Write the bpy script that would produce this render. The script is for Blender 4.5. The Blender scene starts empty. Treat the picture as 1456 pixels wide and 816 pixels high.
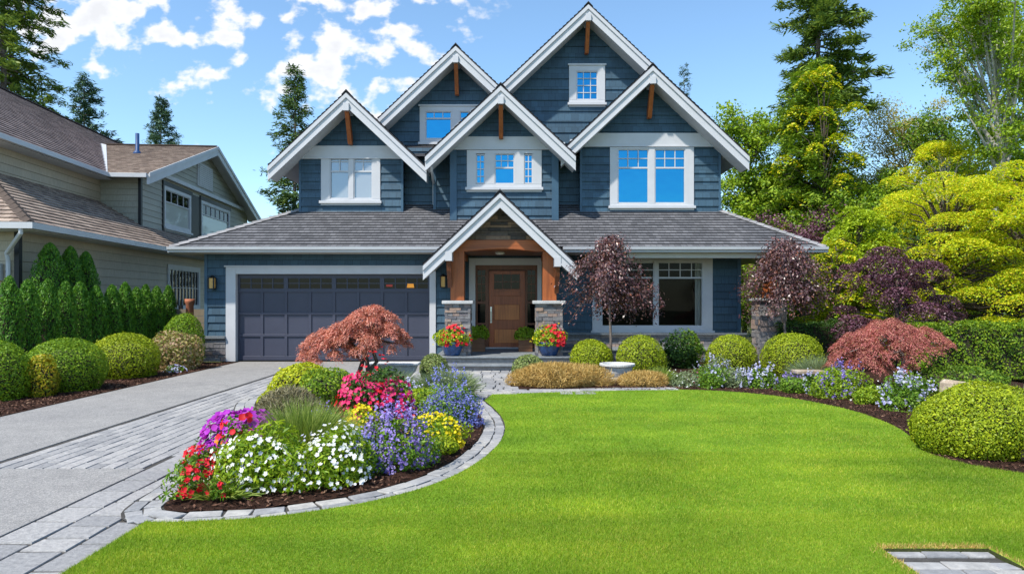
import bpy, math, random
import numpy as np
from mathutils import Vector, Matrix
from mathutils.geometry import tessellate_polygon

R = math.radians
scene = bpy.context.scene
COL = scene.collection
random.seed(11)
rng = np.random.default_rng(11)

# ------------------------------------------------------------------ camera
EYE = 1.6
cam_data = bpy.data.cameras.new("camera")
cam_data.sensor_width = 36.0
cam_data.lens = 36.0 * 970 / 1456
cam_data.shift_y = 17 / 1456
cam_data.clip_start = 0.1
cam_data.clip_end = 3000
cam = bpy.data.objects.new("camera", cam_data)
cam.location = (0, 0, EYE)
cam.rotation_euler = (R(90), 0, 0)
COL.objects.link(cam)
scene.camera = cam

# ------------------------------------------------------------------ sky and sun
SUN_EL, SUN_AZ = R(55), math.atan2(-0.70, -0.71)
world = bpy.data.worlds.new("World")
scene.world = world
world.use_nodes = True
wt = world.node_tree
wn, wl = wt.nodes, wt.links
bg = wn["Background"]
sky = wn.new("ShaderNodeTexSky")
sky.sky_type = "NISHITA"
sky.sun_disc = False
sky.sun_elevation = SUN_EL
sky.sun_rotation = SUN_AZ
sky.air_density = 1.0
sky.dust_density = 0.4
sky.ozone_density = 3.0
SKY_STRENGTH = 0.15
bg.inputs[1].default_value = SKY_STRENGTH
scene.view_settings.view_transform = "Standard"
scene.view_settings.look = "None"
scene.view_settings.exposure = 0.82
scene.view_settings.gamma = 1.0


def wmath(op, a, b=None, c=None):
    n = wn.new("ShaderNodeMath")
    n.operation = op
    for i, v in enumerate((a, b, c)):
        if v is None:
            continue
        if isinstance(v, (int, float)):
            n.inputs[i].default_value = v
        else:
            wl.new(v, n.inputs[i])
    return n.outputs[0]


def build_clouds():
    """small fair-weather clouds in one part of the sky, by direction"""
    tc = wn.new("ShaderNodeTexCoord")
    sep = wn.new("ShaderNodeSeparateXYZ")
    wl.new(tc.outputs["Generated"], sep.inputs[0])
    x, y, z = sep.outputs
    # directions as slopes away from due north (u = east, v = up)
    yy = wmath("MAXIMUM", y, 0.05)
    cx, cy = wmath("DIVIDE", x, yy), wmath("DIVIDE", z, yy)
    cmb = wn.new("ShaderNodeCombineXYZ")
    wl.new(cx, cmb.inputs[0])
    wl.new(wmath("MULTIPLY", cy, 1.35), cmb.inputs[1])
    cmb.inputs[2].default_value = 0.37
    n1 = wn.new("ShaderNodeTexNoise")
    n1.inputs["Scale"].default_value = 21.0
    n1.inputs["Detail"].default_value = 8
    n1.inputs["Roughness"].default_value = 0.5
    n1.inputs["Distortion"].default_value = 0.0
    wl.new(cmb.outputs[0], n1.inputs["Vector"])
    n2 = wn.new("ShaderNodeTexNoise")
    n2.inputs["Scale"].default_value = 6.5
    n2.inputs["Detail"].default_value = 3
    wl.new(cmb.outputs[0], n2.inputs["Vector"])
    mask = None
    for (mx, my, ra, rb, g) in ((-0.60, 0.40, 0.15, 0.075, 1.0), (-0.40, 0.405, 0.09, 0.06, 0.80), (-0.245, 0.37, 0.135, 0.115, 1.05), (-0.40, 0.322, 0.15, 0.026, 0.72), (-0.37, 0.36, 0.10, 0.03, 0.62), (-0.08, 0.45, 0.10, 0.04, 0.7), (-0.5, 0.5, 0.4, 0.06, 0.8)):
        dx = wmath("DIVIDE", wmath("SUBTRACT", cx, mx), ra)
        dy = wmath("DIVIDE", wmath("SUBTRACT", cy, my), rb)
        d = wmath("ADD", wmath("MULTIPLY", dx, dx), wmath("MULTIPLY", dy, dy))
        m = wmath("MULTIPLY", wmath("POWER", 2.718, wmath("MULTIPLY", d, -1.0)), g)
        mask = m if mask is None else wmath("MAXIMUM", mask, m)
    dens = wmath("ADD", wmath("MULTIPLY", wmath("SUBTRACT", n1.outputs[0], 0.5), 3.3), wmath("MULTIPLY", wmath("SUBTRACT", n2.outputs[0], 0.5), 1.0))
    dens = wmath("ADD", dens, wmath("SUBTRACT", wmath("MULTIPLY", mask, 0.84), 0.08))
    mr = wn.new("ShaderNodeMapRange")
    mr.interpolation_type = "SMOOTHSTEP"
    mr.inputs["From Min"].default_value = 0.40
    mr.inputs["From Max"].default_value = 0.86
    wl.new(dens, mr.inputs[0])
    fac = wmath("MULTIPLY", mr.outputs[0], 0.93)
    front = wn.new("ShaderNodeMath"); front.operation = "GREATER_THAN"
    wl.new(y, front.inputs[0]); front.inputs[1].default_value = 0.0
    fac = wmath("MULTIPLY", fac, front.outputs[0])
    west = wn.new("ShaderNodeMapRange")
    west.inputs["From Min"].default_value = 0.04
    west.inputs["From Max"].default_value = -0.10
    wl.new(cx, west.inputs[0])
    fac = wmath("MULTIPLY", fac, west.outputs[0])
    # thicker middles a little greyer
    sh = wn.new("ShaderNodeMapRange")
    sh.inputs["From Min"].default_value = 0.75
    sh.inputs["From Max"].default_value = 1.4
    sh.inputs["To Min"].default_value = 1.0
    sh.inputs["To Max"].default_value = 0.84
    wl.new(dens, sh.inputs[0])
    colr = wn.new("ShaderNodeCombineXYZ")
    CL = CLOUD
    wl.new(wmath("MULTIPLY", sh.outputs[0], CL), colr.inputs[0])
    wl.new(wmath("MULTIPLY", sh.outputs[0], CL * 1.0), colr.inputs[1])
    wl.new(wmath("MULTIPLY", sh.outputs[0], CL * 1.02), colr.inputs[2])
    hs = wn.new("ShaderNodeMix"); hs.data_type = "RGBA"; hs.blend_type = "MULTIPLY"
    hs.inputs[0].default_value = 1.0
    wl.new(sky.outputs[0], hs.inputs[6])
    hs.inputs[7].default_value = SKY_TINT
    mix = wn.new("ShaderNodeMix"); mix.data_type = "RGBA"
    wl.new(fac, mix.inputs[0])
    wl.new(hs.outputs[2], mix.inputs[6])
    wl.new(colr.outputs[0], mix.inputs[7])
    wl.new(mix.outputs[2], bg.inputs[0])


CLOUD = 4.2
SKY_TINT = (0.85, 0.95, 0.94, 1.0)
build_clouds()

sun_d = bpy.data.lights.new("sun", "SUN")
sun_d.energy = 3.7
sun_d.angle = R(1.6)
sun_d.color = (1.0, 0.94, 0.84)
sun = bpy.data.objects.new("sun", sun_d)
sv = Vector((math.sin(SUN_AZ) * math.cos(SUN_EL), math.cos(SUN_AZ) * math.cos(SUN_EL), math.sin(SUN_EL)))
sun.rotation_euler = (-sv).to_track_quat("-Z", "Y").to_euler()
sun.location = sv * 60
COL.objects.link(sun)


# ------------------------------------------------------------------ materials
class NT:
    """tiny node-tree helper"""

    def __init__(self, name):
        self.m = bpy.data.materials.new(name)
        self.m.use_nodes = True
        self.t = self.m.node_tree
        self.b = self.t.nodes["Principled BSDF"]
        self.out = self.t.nodes["Material Output"]

    def n(self, kind, **kw):
        nd = self.t.nodes.new(kind)
        for k, v in kw.items():
            if k.startswith("_"):
                setattr(nd, k[1:], v)
            else:
                nd.inputs[k].default_value = v
        return nd

    def l(self, a, b):
        self.t.links.new(a, b)

    def coord(self, which="Object"):
        return self.n("ShaderNodeTexCoord").outputs[which]

    def ramp(self, fac, stops):
        r = self.n("ShaderNodeValToRGB")
        e = r.color_ramp.elements
        while len(e) < len(stops):
            e.new(0.5)
        for el, (p, c) in zip(e, stops):
            el.position = p
            el.color = (*c, 1)
        self.l(fac, r.inputs[0])
        return r.outputs[0]

    def mix(self, fac, a, b, blend="MIX"):
        m = self.n("ShaderNodeMix", _data_type="RGBA", _blend_type=blend)
        for i, v in ((0, fac), (6, a), (7, b)):
            if isinstance(v, (int, float)):
                m.inputs[i].default_value = v
            elif isinstance(v, tuple):
                m.inputs[i].default_value = (*v, 1)
            else:
                self.l(v, m.inputs[i])
        return m.outputs[2]

    def noise(self, scale, detail=4, rough=0.55, vec=None, dist=0.0):
        nz = self.n("ShaderNodeTexNoise", Scale=scale, Detail=detail, Roughness=rough, Distortion=dist)
        self.l(vec if vec is not None else self.coord(), nz.inputs["Vector"])
        return nz.outputs[0]

    def bump(self, h, strength=0.3, distance=0.02):
        b = self.n("ShaderNodeBump", Strength=strength, Distance=distance)
        self.l(h, b.inputs["Height"])
        self.l(b.outputs[0], self.b.inputs["Normal"])

    def base(self, c):
        if isinstance(c, tuple):
            self.b.inputs["Base Color"].default_value = (*c, 1)
        else:
            self.l(c, self.b.inputs["Base Color"])

    def set(self, rough=0.6, spec=0.3, metal=0.0):
        self.b.inputs["Roughness"].default_value = rough
        self.b.inputs["Specular IOR Level"].default_value = spec
        self.b.inputs["Metallic"].default_value = metal
        return self.m


def sc(c, k):
    return tuple(min(1.0, x * k) for x in c)


def m_paint(name, c, rough=0.5, var=0.12, spec=0.35, scale=3.0):
    t = NT(name)
    n = t.noise(scale, 5, 0.6)
    t.base(t.ramp(n, [(0.3, sc(c, 1 - var)), (0.7, sc(c, 1 + var))]))
    fine = t.noise(90, 3)
    t.bump(fine, 0.06, 0.004)
    return t.set(rough, spec)


def m_siding(name, c, bw=0.2, bh=0.2, var=0.16):
    """painted cedar shakes: per-shake tint and thin upright joints"""
    t = NT(name)
    uv = t.coord("UV")
    br = t.n("ShaderNodeTexBrick", _offset=0.43, _squash=1.0)
    br.inputs["Color1"].default_value = (*sc(c, 1 - var), 1)
    br.inputs["Color2"].default_value = (*sc(c, 1 + var), 1)
    br.inputs["Mortar"].default_value = (*sc(c, 0.45), 1)
    br.inputs["Scale"].default_value = 1.0
    br.inputs["Mortar Size"].default_value = 0.0045
    br.inputs["Mortar Smooth"].default_value = 0.2
    br.inputs["Bias"].default_value = 0.0
    br.inputs["Brick Width"].default_value = bw
    br.inputs["Row Height"].default_value = bh
    t.l(uv, br.inputs["Vector"])
    mp = t.n("ShaderNodeMapping")
    mp.inputs["Scale"].default_value = (60, 60, 4)
    t.l(t.coord(), mp.inputs[0])
    gr = t.noise(1.0, 4, 0.6, mp.outputs[0])
    big = t.noise(0.9, 4, 0.6)
    c1 = t.mix(0.55, br.outputs[0], t.ramp(gr, [(0.25, (0.62, 0.62, 0.62)), (0.75, (1.3, 1.3, 1.3))]), "MULTIPLY")
    c2 = t.mix(0.45, c1, t.ramp(big, [(0.3, (0.72, 0.74, 0.78)), (0.7, (1.22, 1.2, 1.16))]), "MULTIPLY")
    t.base(c2)
    t.bump(gr, 0.25, 0.004)
    return t.set(0.55, 0.35)


def m_shingle(name, c, c2, bw=0.22, bh=0.15):
    t = NT(name)
    uv = t.coord("UV")
    br = t.n("ShaderNodeTexBrick", _offset=0.37, _offset_frequency=2)
    br.inputs["Color1"].default_value = (*sc(c, 0.8), 1)
    br.inputs["Color2"].default_value = (*c2, 1)
    br.inputs["Mortar"].default_value = (*sc(c, 0.3), 1)
    br.inputs["Scale"].default_value = 1.0
    br.inputs["Mortar Size"].default_value = 0.004
    br.inputs["Brick Width"].default_value = bw
    br.inputs["Row Height"].default_value = bh
    t.l(uv, br.inputs["Vector"])
    n = t.noise(1.3, 6, 0.65)
    f = t.noise(140, 2, 0.6)
    a = t.mix(0.6, br.outputs[0], t.ramp(n, [(0.3, (0.65, 0.65, 0.66)), (0.72, (1.35, 1.32, 1.28))]), "MULTIPLY")
    b = t.mix(0.5, a, t.ramp(f, [(0.3, (0.6, 0.6, 0.6)), (0.7, (1.4, 1.4, 1.4))]), "MULTIPLY")
    t.base(b)
    t.bump(f, 0.35, 0.006)
    return t.set(0.85, 0.2)


def m_stone(name, stops, rough=0.85, scale=14.0):
    """rubble stone, each stone (mesh island) its own tint"""
    t = NT(name)
    g = t.n("ShaderNodeNewGeometry")
    base = t.ramp(g.outputs["Random Per Island"], stops)
    n = t.noise(scale, 8, 0.7)
    c = t.mix(0.7, base, t.ramp(n, [(0.28, (0.5, 0.5, 0.52)), (0.72, (1.45, 1.43, 1.4))]), "MULTIPLY")
    t.base(c)
    t.bump(n, 0.7, 0.02)
    return t.set(rough, 0.25)


def m_wood(name, c, c2, axis="Z", rough=0.45, scale=1.0):
    t = NT(name)
    mp = t.n("ShaderNodeMapping")
    s = {"Z": (22, 22, 1.1), "X": (1.1, 22, 22), "Y": (22, 1.1, 22)}[axis]
    mp.inputs["Scale"].default_value = tuple(v * scale for v in s)
    t.l(t.coord(), mp.inputs[0])
    n = t.noise(1.0, 7, 0.62, mp.outputs[0], 0.6)
    big = t.noise(1.7, 3)
    col = t.ramp(n, [(0.25, c2), (0.5, c), (0.8, sc(c, 1.35))])
    t.base(t.mix(0.35, col, t.ramp(big, [(0.3, (0.6, 0.6, 0.6)), (0.7, (1.3, 1.3, 1.3))]), "MULTIPLY"))
    t.bump(n, 0.25, 0.006)
    return t.set(rough, 0.4)


def m_glass(name, tint=(0.45, 0.62, 0.72), refl=0.75, dark=(0.01, 0.02, 0.03)):
    """coated window glass: mirrors the sky, slightly wavy"""
    t = NT(name)
    t.base(dark)
    t.set(0.05, 0.12)
    gl = t.n("ShaderNodeBsdfGlossy", Roughness=0.02)
    gl.inputs["Color"].default_value = (*tint, 1)
    n = t.noise(1.6, 2)
    b = t.n("ShaderNodeBump", Strength=0.22, Distance=0.03)
    t.l(n, b.inputs["Height"])
    t.l(b.outputs[0], gl.inputs["Normal"])
    mx = t.n("ShaderNodeMixShader")
    mx.inputs[0].default_value = refl
    t.l(t.b.outputs[0], mx.inputs[1])
    t.l(gl.outputs[0], mx.inputs[2])
    t.l(mx.outputs[0], t.out.inputs[0])
    return t.m


def m_clear_glass(name):
    t = NT(name)
    fr = t.n("ShaderNodeFresnel", IOR=1.22)
    tr = t.n("ShaderNodeBsdfTransparent")
    tr.inputs[0].default_value = (0.86, 0.9, 0.88, 1)
    gl = t.n("ShaderNodeBsdfGlossy", Roughness=0.0)
    mx = t.n("ShaderNodeMixShader")
    t.l(fr.outputs[0], mx.inputs[0])
    t.l(tr.outputs[0], mx.inputs[1])
    t.l(gl.outputs[0], mx.inputs[2])
    t.l(mx.outputs[0], t.out.inputs[0])
    return t.m


def m_leaf(name, stops, trans=0.3, rough=0.5, clump=1.6, clump_amt=0.5, spec=0.25):
    """leaves: every leaf its own tint, lighter and darker sprays, light through the blade"""
    t = NT(name)
    g = t.n("ShaderNodeNewGeometry")
    base = t.ramp(g.outputs["Random Per Island"], stops)
    n = t.noise(clump, 3, 0.6)
    c = t.mix(clump_amt, base, t.ramp(n, [(0.3, (0.6, 0.66, 0.62)), (0.7, (1.35, 1.28, 1.15))]), "MULTIPLY")
    t.base(c)
    t.set(rough, spec)
    tl = t.n("ShaderNodeBsdfTranslucent")
    t.l(t.mix(1.0, c, (1.25, 1.2, 0.7), "MULTIPLY"), tl.inputs[0])
    mx = t.n("ShaderNodeMixShader")
    mx.inputs[0].default_value = trans
    t.l(t.b.outputs[0], mx.inputs[1])
    t.l(tl.outputs[0], mx.inputs[2])
    t.l(mx.outputs[0], t.out.inputs[0])
    return t.m


def m_ground(name, stops, scale, bump_s=0.5, bump_d=0.02, fine=60.0, rough=0.95):
    t = NT(name)
    n = t.noise(scale, 9, 0.65)
    f = t.noise(fine, 4, 0.7)
    c = t.ramp(n, stops)
    t.base(t.mix(0.7, c, t.ramp(f, [(0.3, (0.55, 0.55, 0.55)), (0.7, (1.45, 1.45, 1.45))]), "MULTIPLY"))
    t.bump(f, bump_s, bump_d)
    return t.set(rough, 0.15)


def m_aggregate(name):
    """exposed-aggregate concrete: small pebbles in pale cement"""
    t = NT(name)
    co = t.coord()
    v = t.n("ShaderNodeTexVoronoi", Scale=110.0, Randomness=1.0)
    t.l(co, v.inputs["Vector"])
    peb = t.ramp(v.outputs["Color"], [(0.1, (0.17, 0.167, 0.163)), (0.5, (0.25, 0.244, 0.237)), (0.9, (0.36, 0.345, 0.325))])
    n = t.noise(0.6, 6, 0.6)
    st = t.noise(3.5, 5, 0.65)
    c = t.mix(0.5, peb, t.ramp(n, [(0.3, (0.8, 0.8, 0.82)), (0.7, (1.15, 1.14, 1.12))]), "MULTIPLY")
    c = t.mix(0.35, c, t.ramp(st, [(0.3, (0.62, 0.62, 0.63)), (0.7, (1.25, 1.25, 1.25))]), "MULTIPLY")
    t.base(c)
    t.bump(v.outputs["Distance"], 0.4, 0.006)
    return t.set(0.8, 0.3)


M = {}
M["blue"] = m_siding("blue_shakes", (0.039, 0.084, 0.127), var=0.17)
M["blue_trim"] = m_paint("blue_trim", (0.042, 0.092, 0.146))
M["white"] = m_paint("white_trim", (0.50, 0.505, 0.53), 0.45, 0.05)
M["soffit"] = m_paint("soffit_paint", (0.50, 0.505, 0.525), 0.6, 0.06)
M["cream"] = m_paint("cream_soffit", (0.50, 0.47, 0.41), 0.6, 0.06)
M["gutter"] = m_paint("gutter_metal", (0.50, 0.51, 0.53), 0.4, 0.06)
M["roof"] = m_shingle("grey_shingles", (0.112, 0.114, 0.126), (0.140, 0.142, 0.156), 0.15)
M["roof_edge"] = m_paint("roof_edge", (0.035, 0.035, 0.04), 0.8)
M["ridge"] = m_paint("ridge_caps", (0.22, 0.215, 0.22), 0.85, 0.3)
M["garage"] = m_paint("garage_door_paint", (0.050, 0.054, 0.082), 0.42, 0.06)
M["timber"] = m_wood("cedar_timber", (0.31, 0.085, 0.022), (0.17, 0.042, 0.012))
M["timber_x"] = m_wood("cedar_beam", (0.31, 0.085, 0.022), (0.17, 0.042, 0.012), "X")
M["door"] = m_wood("door_wood", (0.31, 0.078, 0.026), (0.16, 0.036, 0.013), "Z", 0.35)
M["door_light"] = m_wood("door_panel_wood", (0.50, 0.16, 0.042), (0.30, 0.08, 0.02), "Z", 0.35)
M["door_dark"] = m_wood("door_frame_wood", (0.14, 0.045, 0.019), (0.07, 0.022, 0.010), "Z", 0.4)
M["stone"] = m_stone("ledge_stone", [(0.0, (0.10, 0.10, 0.115)), (0.35, (0.20, 0.195, 0.20)), (0.6, (0.27, 0.25, 0.24)), (0.8, (0.34, 0.23, 0.17)), (1.0, (0.14, 0.14, 0.16))])
M["gable_stone"] = m_stone("gable_cladding", [(0.0, (0.05, 0.045, 0.045)), (0.4, (0.11, 0.09, 0.075)), (0.7, (0.17, 0.12, 0.085)), (0.9, (0.26, 0.17, 0.11)), (1.0, (0.09, 0.085, 0.09))])
M["cap"] = m_ground("stone_cap", [(0.3, (0.36, 0.36, 0.36)), (0.7, (0.52, 0.52, 0.52))], 5, 0.2, 0.006, 60, 0.8)
M["bluestone"] = m_ground("bluestone", [(0.3, (0.13, 0.145, 0.16)), (0.7, (0.21, 0.23, 0.245))], 3, 0.25, 0.006, 45, 0.7)
M["glass"] = m_glass("window_glass", (0.03, 0.27, 0.48), 0.9)
M["glass_dark"] = m_glass("dark_glass", (0.5, 0.55, 0.6), 0.008, (0.004, 0.004, 0.005))
M["clear"] = m_clear_glass("clear_glass")
M["blind"] = m_glass("blind_behind_glass", (0.5, 0.62, 0.75), 0.22, (0.30, 0.31, 0.31))
M["n_blind"] = m_glass("neighbour_blind", (0.5, 0.6, 0.7), 0.03, (0.48, 0.50, 0.44))
M["vent_blue"] = m_paint("vent_paint", (0.012, 0.05, 0.15))
M["room"] = m_paint("room_wall", (0.010, 0.009, 0.009), 0.8)  # near-black walls: the indoor darkness is put into the colour
M["curtain"] = m_paint("curtain_cloth", (0.45, 0.43, 0.40), 0.9)
M["black"] = m_paint("black_metal", (0.014, 0.014, 0.016), 0.4)
M["nickel"] = m_paint("brushed_nickel", (0.55, 0.54, 0.52), 0.3)
M["nickel"].node_tree.nodes["Principled BSDF"].inputs["Metallic"].default_value = 0.9
M["bluepot"] = m_paint("blue_glaze", (0.022, 0.065, 0.18), 0.12, 0.5, 0.7, 9)
M["conc"] = m_ground("cast_stone", [(0.3, (0.40, 0.40, 0.39)), (0.7, (0.58, 0.57, 0.55))], 6, 0.3, 0.008, 50, 0.85)
M["rock"] = m_ground("rock", [(0.3, (0.24, 0.17, 0.115)), (0.5, (0.36, 0.29, 0.22)), (0.7, (0.48, 0.42, 0.35))], 4, 0.4, 0.02, 30, 0.85)
M["terra"] = m_paint("terracotta", (0.36, 0.13, 0.07), 0.8, 0.15)
M["planter"] = m_wood("planter_wood", (0.17, 0.075, 0.035), (0.08, 0.035, 0.018), "X", 0.6)
M["taupe"] = m_siding("taupe_boards", (0.47, 0.40, 0.295), 90.0, 0.22, 0.05)
M["olive"] = m_siding("grey_green_boards", (0.36, 0.35, 0.29), 90.0, 0.2, 0.05)
M["n_white"] = m_paint("neighbour_trim", (0.52, 0.525, 0.535), 0.5, 0.06)
M["n_dark"] = m_paint("neighbour_dark_trim", (0.014, 0.015, 0.018), 0.5)
M["n_roof"] = m_shingle("brown_shakes", (0.26, 0.197, 0.162), (0.41, 0.325, 0.265), 0.18, 0.2)
M["n_roof2"] = m_shingle("plum_brown_shakes", (0.21, 0.165, 0.16), (0.32, 0.255, 0.245), 0.18, 0.2)
M["agg"] = m_aggregate("exposed_aggregate")
M["joint"] = m_ground("joint_sand", [(0.3, (0.045, 0.043, 0.04)), (0.7, (0.085, 0.08, 0.075))], 8)
M["paver"] = m_stone("concrete_paver", [(0.0, (0.24, 0.24, 0.245)), (0.5, (0.30, 0.297, 0.297)), (1.0, (0.36, 0.352, 0.345))], 0.85, 25)
M["flag"] = m_stone("flagstone", [(0.0, (0.22, 0.225, 0.235)), (0.5, (0.29, 0.293, 0.30)), (1.0, (0.37, 0.36, 0.34))], 0.8, 12)
M["mulch"] = m_ground("bark_mulch", [(0.3, (0.028, 0.013, 0.009)), (0.55, (0.06, 0.028, 0.018)), (0.75, (0.11, 0.055, 0.035))], 22, 1.0, 0.05, 70)
M["chip"] = m_stone("bark_chip", [(0.0, (0.03, 0.014, 0.009)), (0.5, (0.075, 0.034, 0.022)), (0.85, (0.14, 0.07, 0.045)), (1.0, (0.24, 0.15, 0.10))], 0.9, 30)
M["turf"] = m_ground("turf", [(0.3, (0.10, 0.20, 0.012)), (0.5, (0.15, 0.275, 0.016)), (0.7, (0.21, 0.335, 0.022))], 1.1, 0.8, 0.03, 55)
M["earth"] = m_ground("earth", [(0.3, (0.05, 0.06, 0.02)), (0.7, (0.09, 0.10, 0.035))], 0.4)
M["bark"] = m_ground("bark", [(0.3, (0.06, 0.045, 0.035)), (0.7, (0.15, 0.12, 0.10))], 9, 0.8, 0.03, 30)
M["bark_pale"] = m_ground("pale_bark", [(0.3, (0.30, 0.28, 0.25)), (0.7, (0.52, 0.50, 0.46))], 6, 0.5, 0.02, 30)
M["bark_fir"] = m_ground("fir_bark", [(0.3, (0.10, 0.075, 0.06)), (0.7, (0.24, 0.20, 0.18))], 6, 0.8, 0.03, 30)
M["shaded_core"] = m_paint("shaded_core", (0.035, 0.028, 0.016), 0.9, 0.4)  # dark brown of the solid cores that paint shade inside foliage


def L(name, *cols, **kw):
    n = len(cols)
    M[name] = m_leaf(name, [(i / max(1, n - 1), c) for i, c in enumerate(cols)], **kw)


L("grass", (0.125, 0.238, 0.012), (0.195, 0.335, 0.016), (0.265, 0.405, 0.024), (0.43, 0.48, 0.09), trans=0.35, clump=0.55, clump_amt=0.62)
L("boxwood", (0.15, 0.22, 0.010), (0.28, 0.36, 0.013), (0.42, 0.48, 0.02), trans=0.25, clump=5)
L("boxwood_deep", (0.085, 0.18, 0.012), (0.17, 0.30, 0.016), (0.28, 0.40, 0.02), trans=0.25, clump=5)
L("boxwood_grey", (0.10, 0.15, 0.04), (0.18, 0.24, 0.065), (0.30, 0.35, 0.12), trans=0.2, clump=6)
L("box_gold", (0.22, 0.29, 0.01), (0.38, 0.43, 0.012), (0.55, 0.55, 0.02), trans=0.3, clump=4)
L("arbor", (0.035, 0.125, 0.012), (0.085, 0.23, 0.018), (0.17, 0.34, 0.025), trans=0.15, clump=4, clump_amt=0.6)
L("hedge", (0.055, 0.125, 0.010), (0.14, 0.25, 0.013), (0.30, 0.40, 0.018), trans=0.25, clump=3)
L("fir", (0.04, 0.09, 0.030), (0.085, 0.16, 0.046), (0.17, 0.25, 0.06), trans=0.15, clump=1.2)
L("fir_blue", (0.035, 0.085, 0.062), (0.075, 0.15, 0.10), (0.14, 0.22, 0.12), trans=0.15, clump=1.2)
L("fir_warm", (0.065, 0.125, 0.03), (0.13, 0.21, 0.045), (0.25, 0.33, 0.06), trans=0.25, clump=0.7)
L("cedar", (0.09, 0.18, 0.022), (0.18, 0.30, 0.03), (0.32, 0.42, 0.04), trans=0.2, clump=0.8, clump_amt=0.6)
L("golden", (0.21, 0.36, 0.014), (0.41, 0.54, 0.016), (0.64, 0.66, 0.022), (0.79, 0.62, 0.05), trans=0.42, clump=0.9)
L("yellow_green", (0.12, 0.23, 0.008), (0.26, 0.38, 0.010), (0.50, 0.54, 0.014), (0.72, 0.56, 0.03), trans=0.3, clump=0.8)
L("lime", (0.18, 0.29, 0.012), (0.30, 0.42, 0.016), (0.42, 0.52, 0.025), trans=0.35, clump=1.2)
L("spring", (0.13, 0.25, 0.015), (0.24, 0.37, 0.02), (0.36, 0.46, 0.035), trans=0.35, clump=1.0)
L("midgreen", (0.06, 0.14, 0.014), (0.125, 0.23, 0.018), (0.22, 0.32, 0.025), trans=0.3, clump=0.7, clump_amt=0.6)
L("birchleaf", (0.30, 0.26, 0.05), (0.42, 0.34, 0.07), (0.34, 0.38, 0.05), trans=0.35, clump=1.5)
L("plum", (0.026, 0.009, 0.013), (0.08, 0.028, 0.036), (0.15, 0.075, 0.085), (0.24, 0.16, 0.18), (0.26, 0.09, 0.05), trans=0.2, clump=2, rough=0.35, spec=0.5)
L("plum_deep", (0.035, 0.010, 0.022), (0.085, 0.026, 0.050), (0.16, 0.065, 0.10), (0.24, 0.13, 0.17), trans=0.2, clump=2, rough=0.4, spec=0.4)
L("maple_red", (0.33, 0.095, 0.080), (0.50, 0.165, 0.13), (0.64, 0.26, 0.20), (0.72, 0.40, 0.32), trans=0.3, clump=4, clump_amt=0.4)
L("maple_rose", (0.27, 0.065, 0.070), (0.42, 0.125, 0.125), (0.58, 0.22, 0.20), (0.44, 0.24, 0.14), trans=0.3, clump=4, clump_amt=0.4)
L("tangrass", (0.34, 0.21, 0.06), (0.54, 0.36, 0.115), (0.68, 0.50, 0.20), trans=0.2, clump=4, clump_amt=0.3)
L("greengrass", (0.12, 0.20, 0.03), (0.22, 0.31, 0.05), (0.36, 0.42, 0.12), trans=0.3, clump=4, clump_amt=0.3)
L("greyleaf", (0.12, 0.11, 0.065), (0.22, 0.20, 0.12), (0.34, 0.31, 0.20), trans=0.2, clump=5)
L("sage", (0.12, 0.17, 0.09), (0.20, 0.27, 0.13), (0.30, 0.36, 0.20), trans=0.25, clump=5)
L("perennial", (0.06, 0.145, 0.014), (0.12, 0.24, 0.02), (0.22, 0.35, 0.03), trans=0.3, clump=6)
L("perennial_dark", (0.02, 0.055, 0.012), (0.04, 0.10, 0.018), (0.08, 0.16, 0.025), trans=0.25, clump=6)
L("variegated", (0.12, 0.17, 0.03), (0.30, 0.30, 0.08), (0.46, 0.36, 0.20), (0.52, 0.30, 0.24), trans=0.3, clump=5)
L("orangetip", (0.20, 0.26, 0.012), (0.36, 0.36, 0.015), (0.55, 0.36, 0.03), trans=0.3, clump=5)


def lawn_tones(mat):
    t = mat.node_tree
    ramp = next(n for n in t.nodes if n.type == "VALTORGB" and n.inputs[0].is_linked and n.inputs[0].links[0].from_socket.name == "Random Per Island")
    tc = t.nodes.new("ShaderNodeTexCoord")
    outs = []
    for (s, ang, c0, c1) in (((0.28, 1.5, 1), 0.18, (0.70, 0.77, 0.72), (1.34, 1.19, 1.15)), ((1.1, 0.42, 1), -0.55, (0.84, 0.9, 0.8), (1.28, 1.1, 1.25))):
        mp = t.nodes.new("ShaderNodeMapping")
        mp.inputs["Scale"].default_value = s
        mp.inputs["Rotation"].default_value = (0, 0, ang)
        t.links.new(tc.outputs["Object"], mp.inputs[0])
        nz = t.nodes.new("ShaderNodeTexNoise")
        nz.inputs["Scale"].default_value = 1.3
        nz.inputs["Detail"].default_value = 5
        t.links.new(mp.outputs[0], nz.inputs["Vector"])
        rp = t.nodes.new("ShaderNodeValToRGB")
        rp.color_ramp.elements[0].position, rp.color_ramp.elements[0].color = 0.32, (*c0, 1)
        rp.color_ramp.elements[1].position, rp.color_ramp.elements[1].color = 0.68, (*c1, 1)
        t.links.new(nz.outputs[0], rp.inputs[0])
        outs.append(rp.outputs[0])
    dests = [l.to_socket for l in ramp.outputs[0].links]
    cur = ramp.outputs[0]
    for o in outs:
        m = t.nodes.new("ShaderNodeMix")
        m.data_type, m.blend_type = "RGBA", "MULTIPLY"
        m.inputs[0].default_value = 0.9
        t.links.new(cur, m.inputs[6])
        t.links.new(o, m.inputs[7])
        cur = m.outputs[2]
    for d in dests:
        t.links.new(cur, d)


lawn_tones(M["grass"])


def P(name, *cols, trans=0.3):
    L(name, *cols, trans=trans, clump=9, clump_amt=0.25, rough=0.55)


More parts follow.
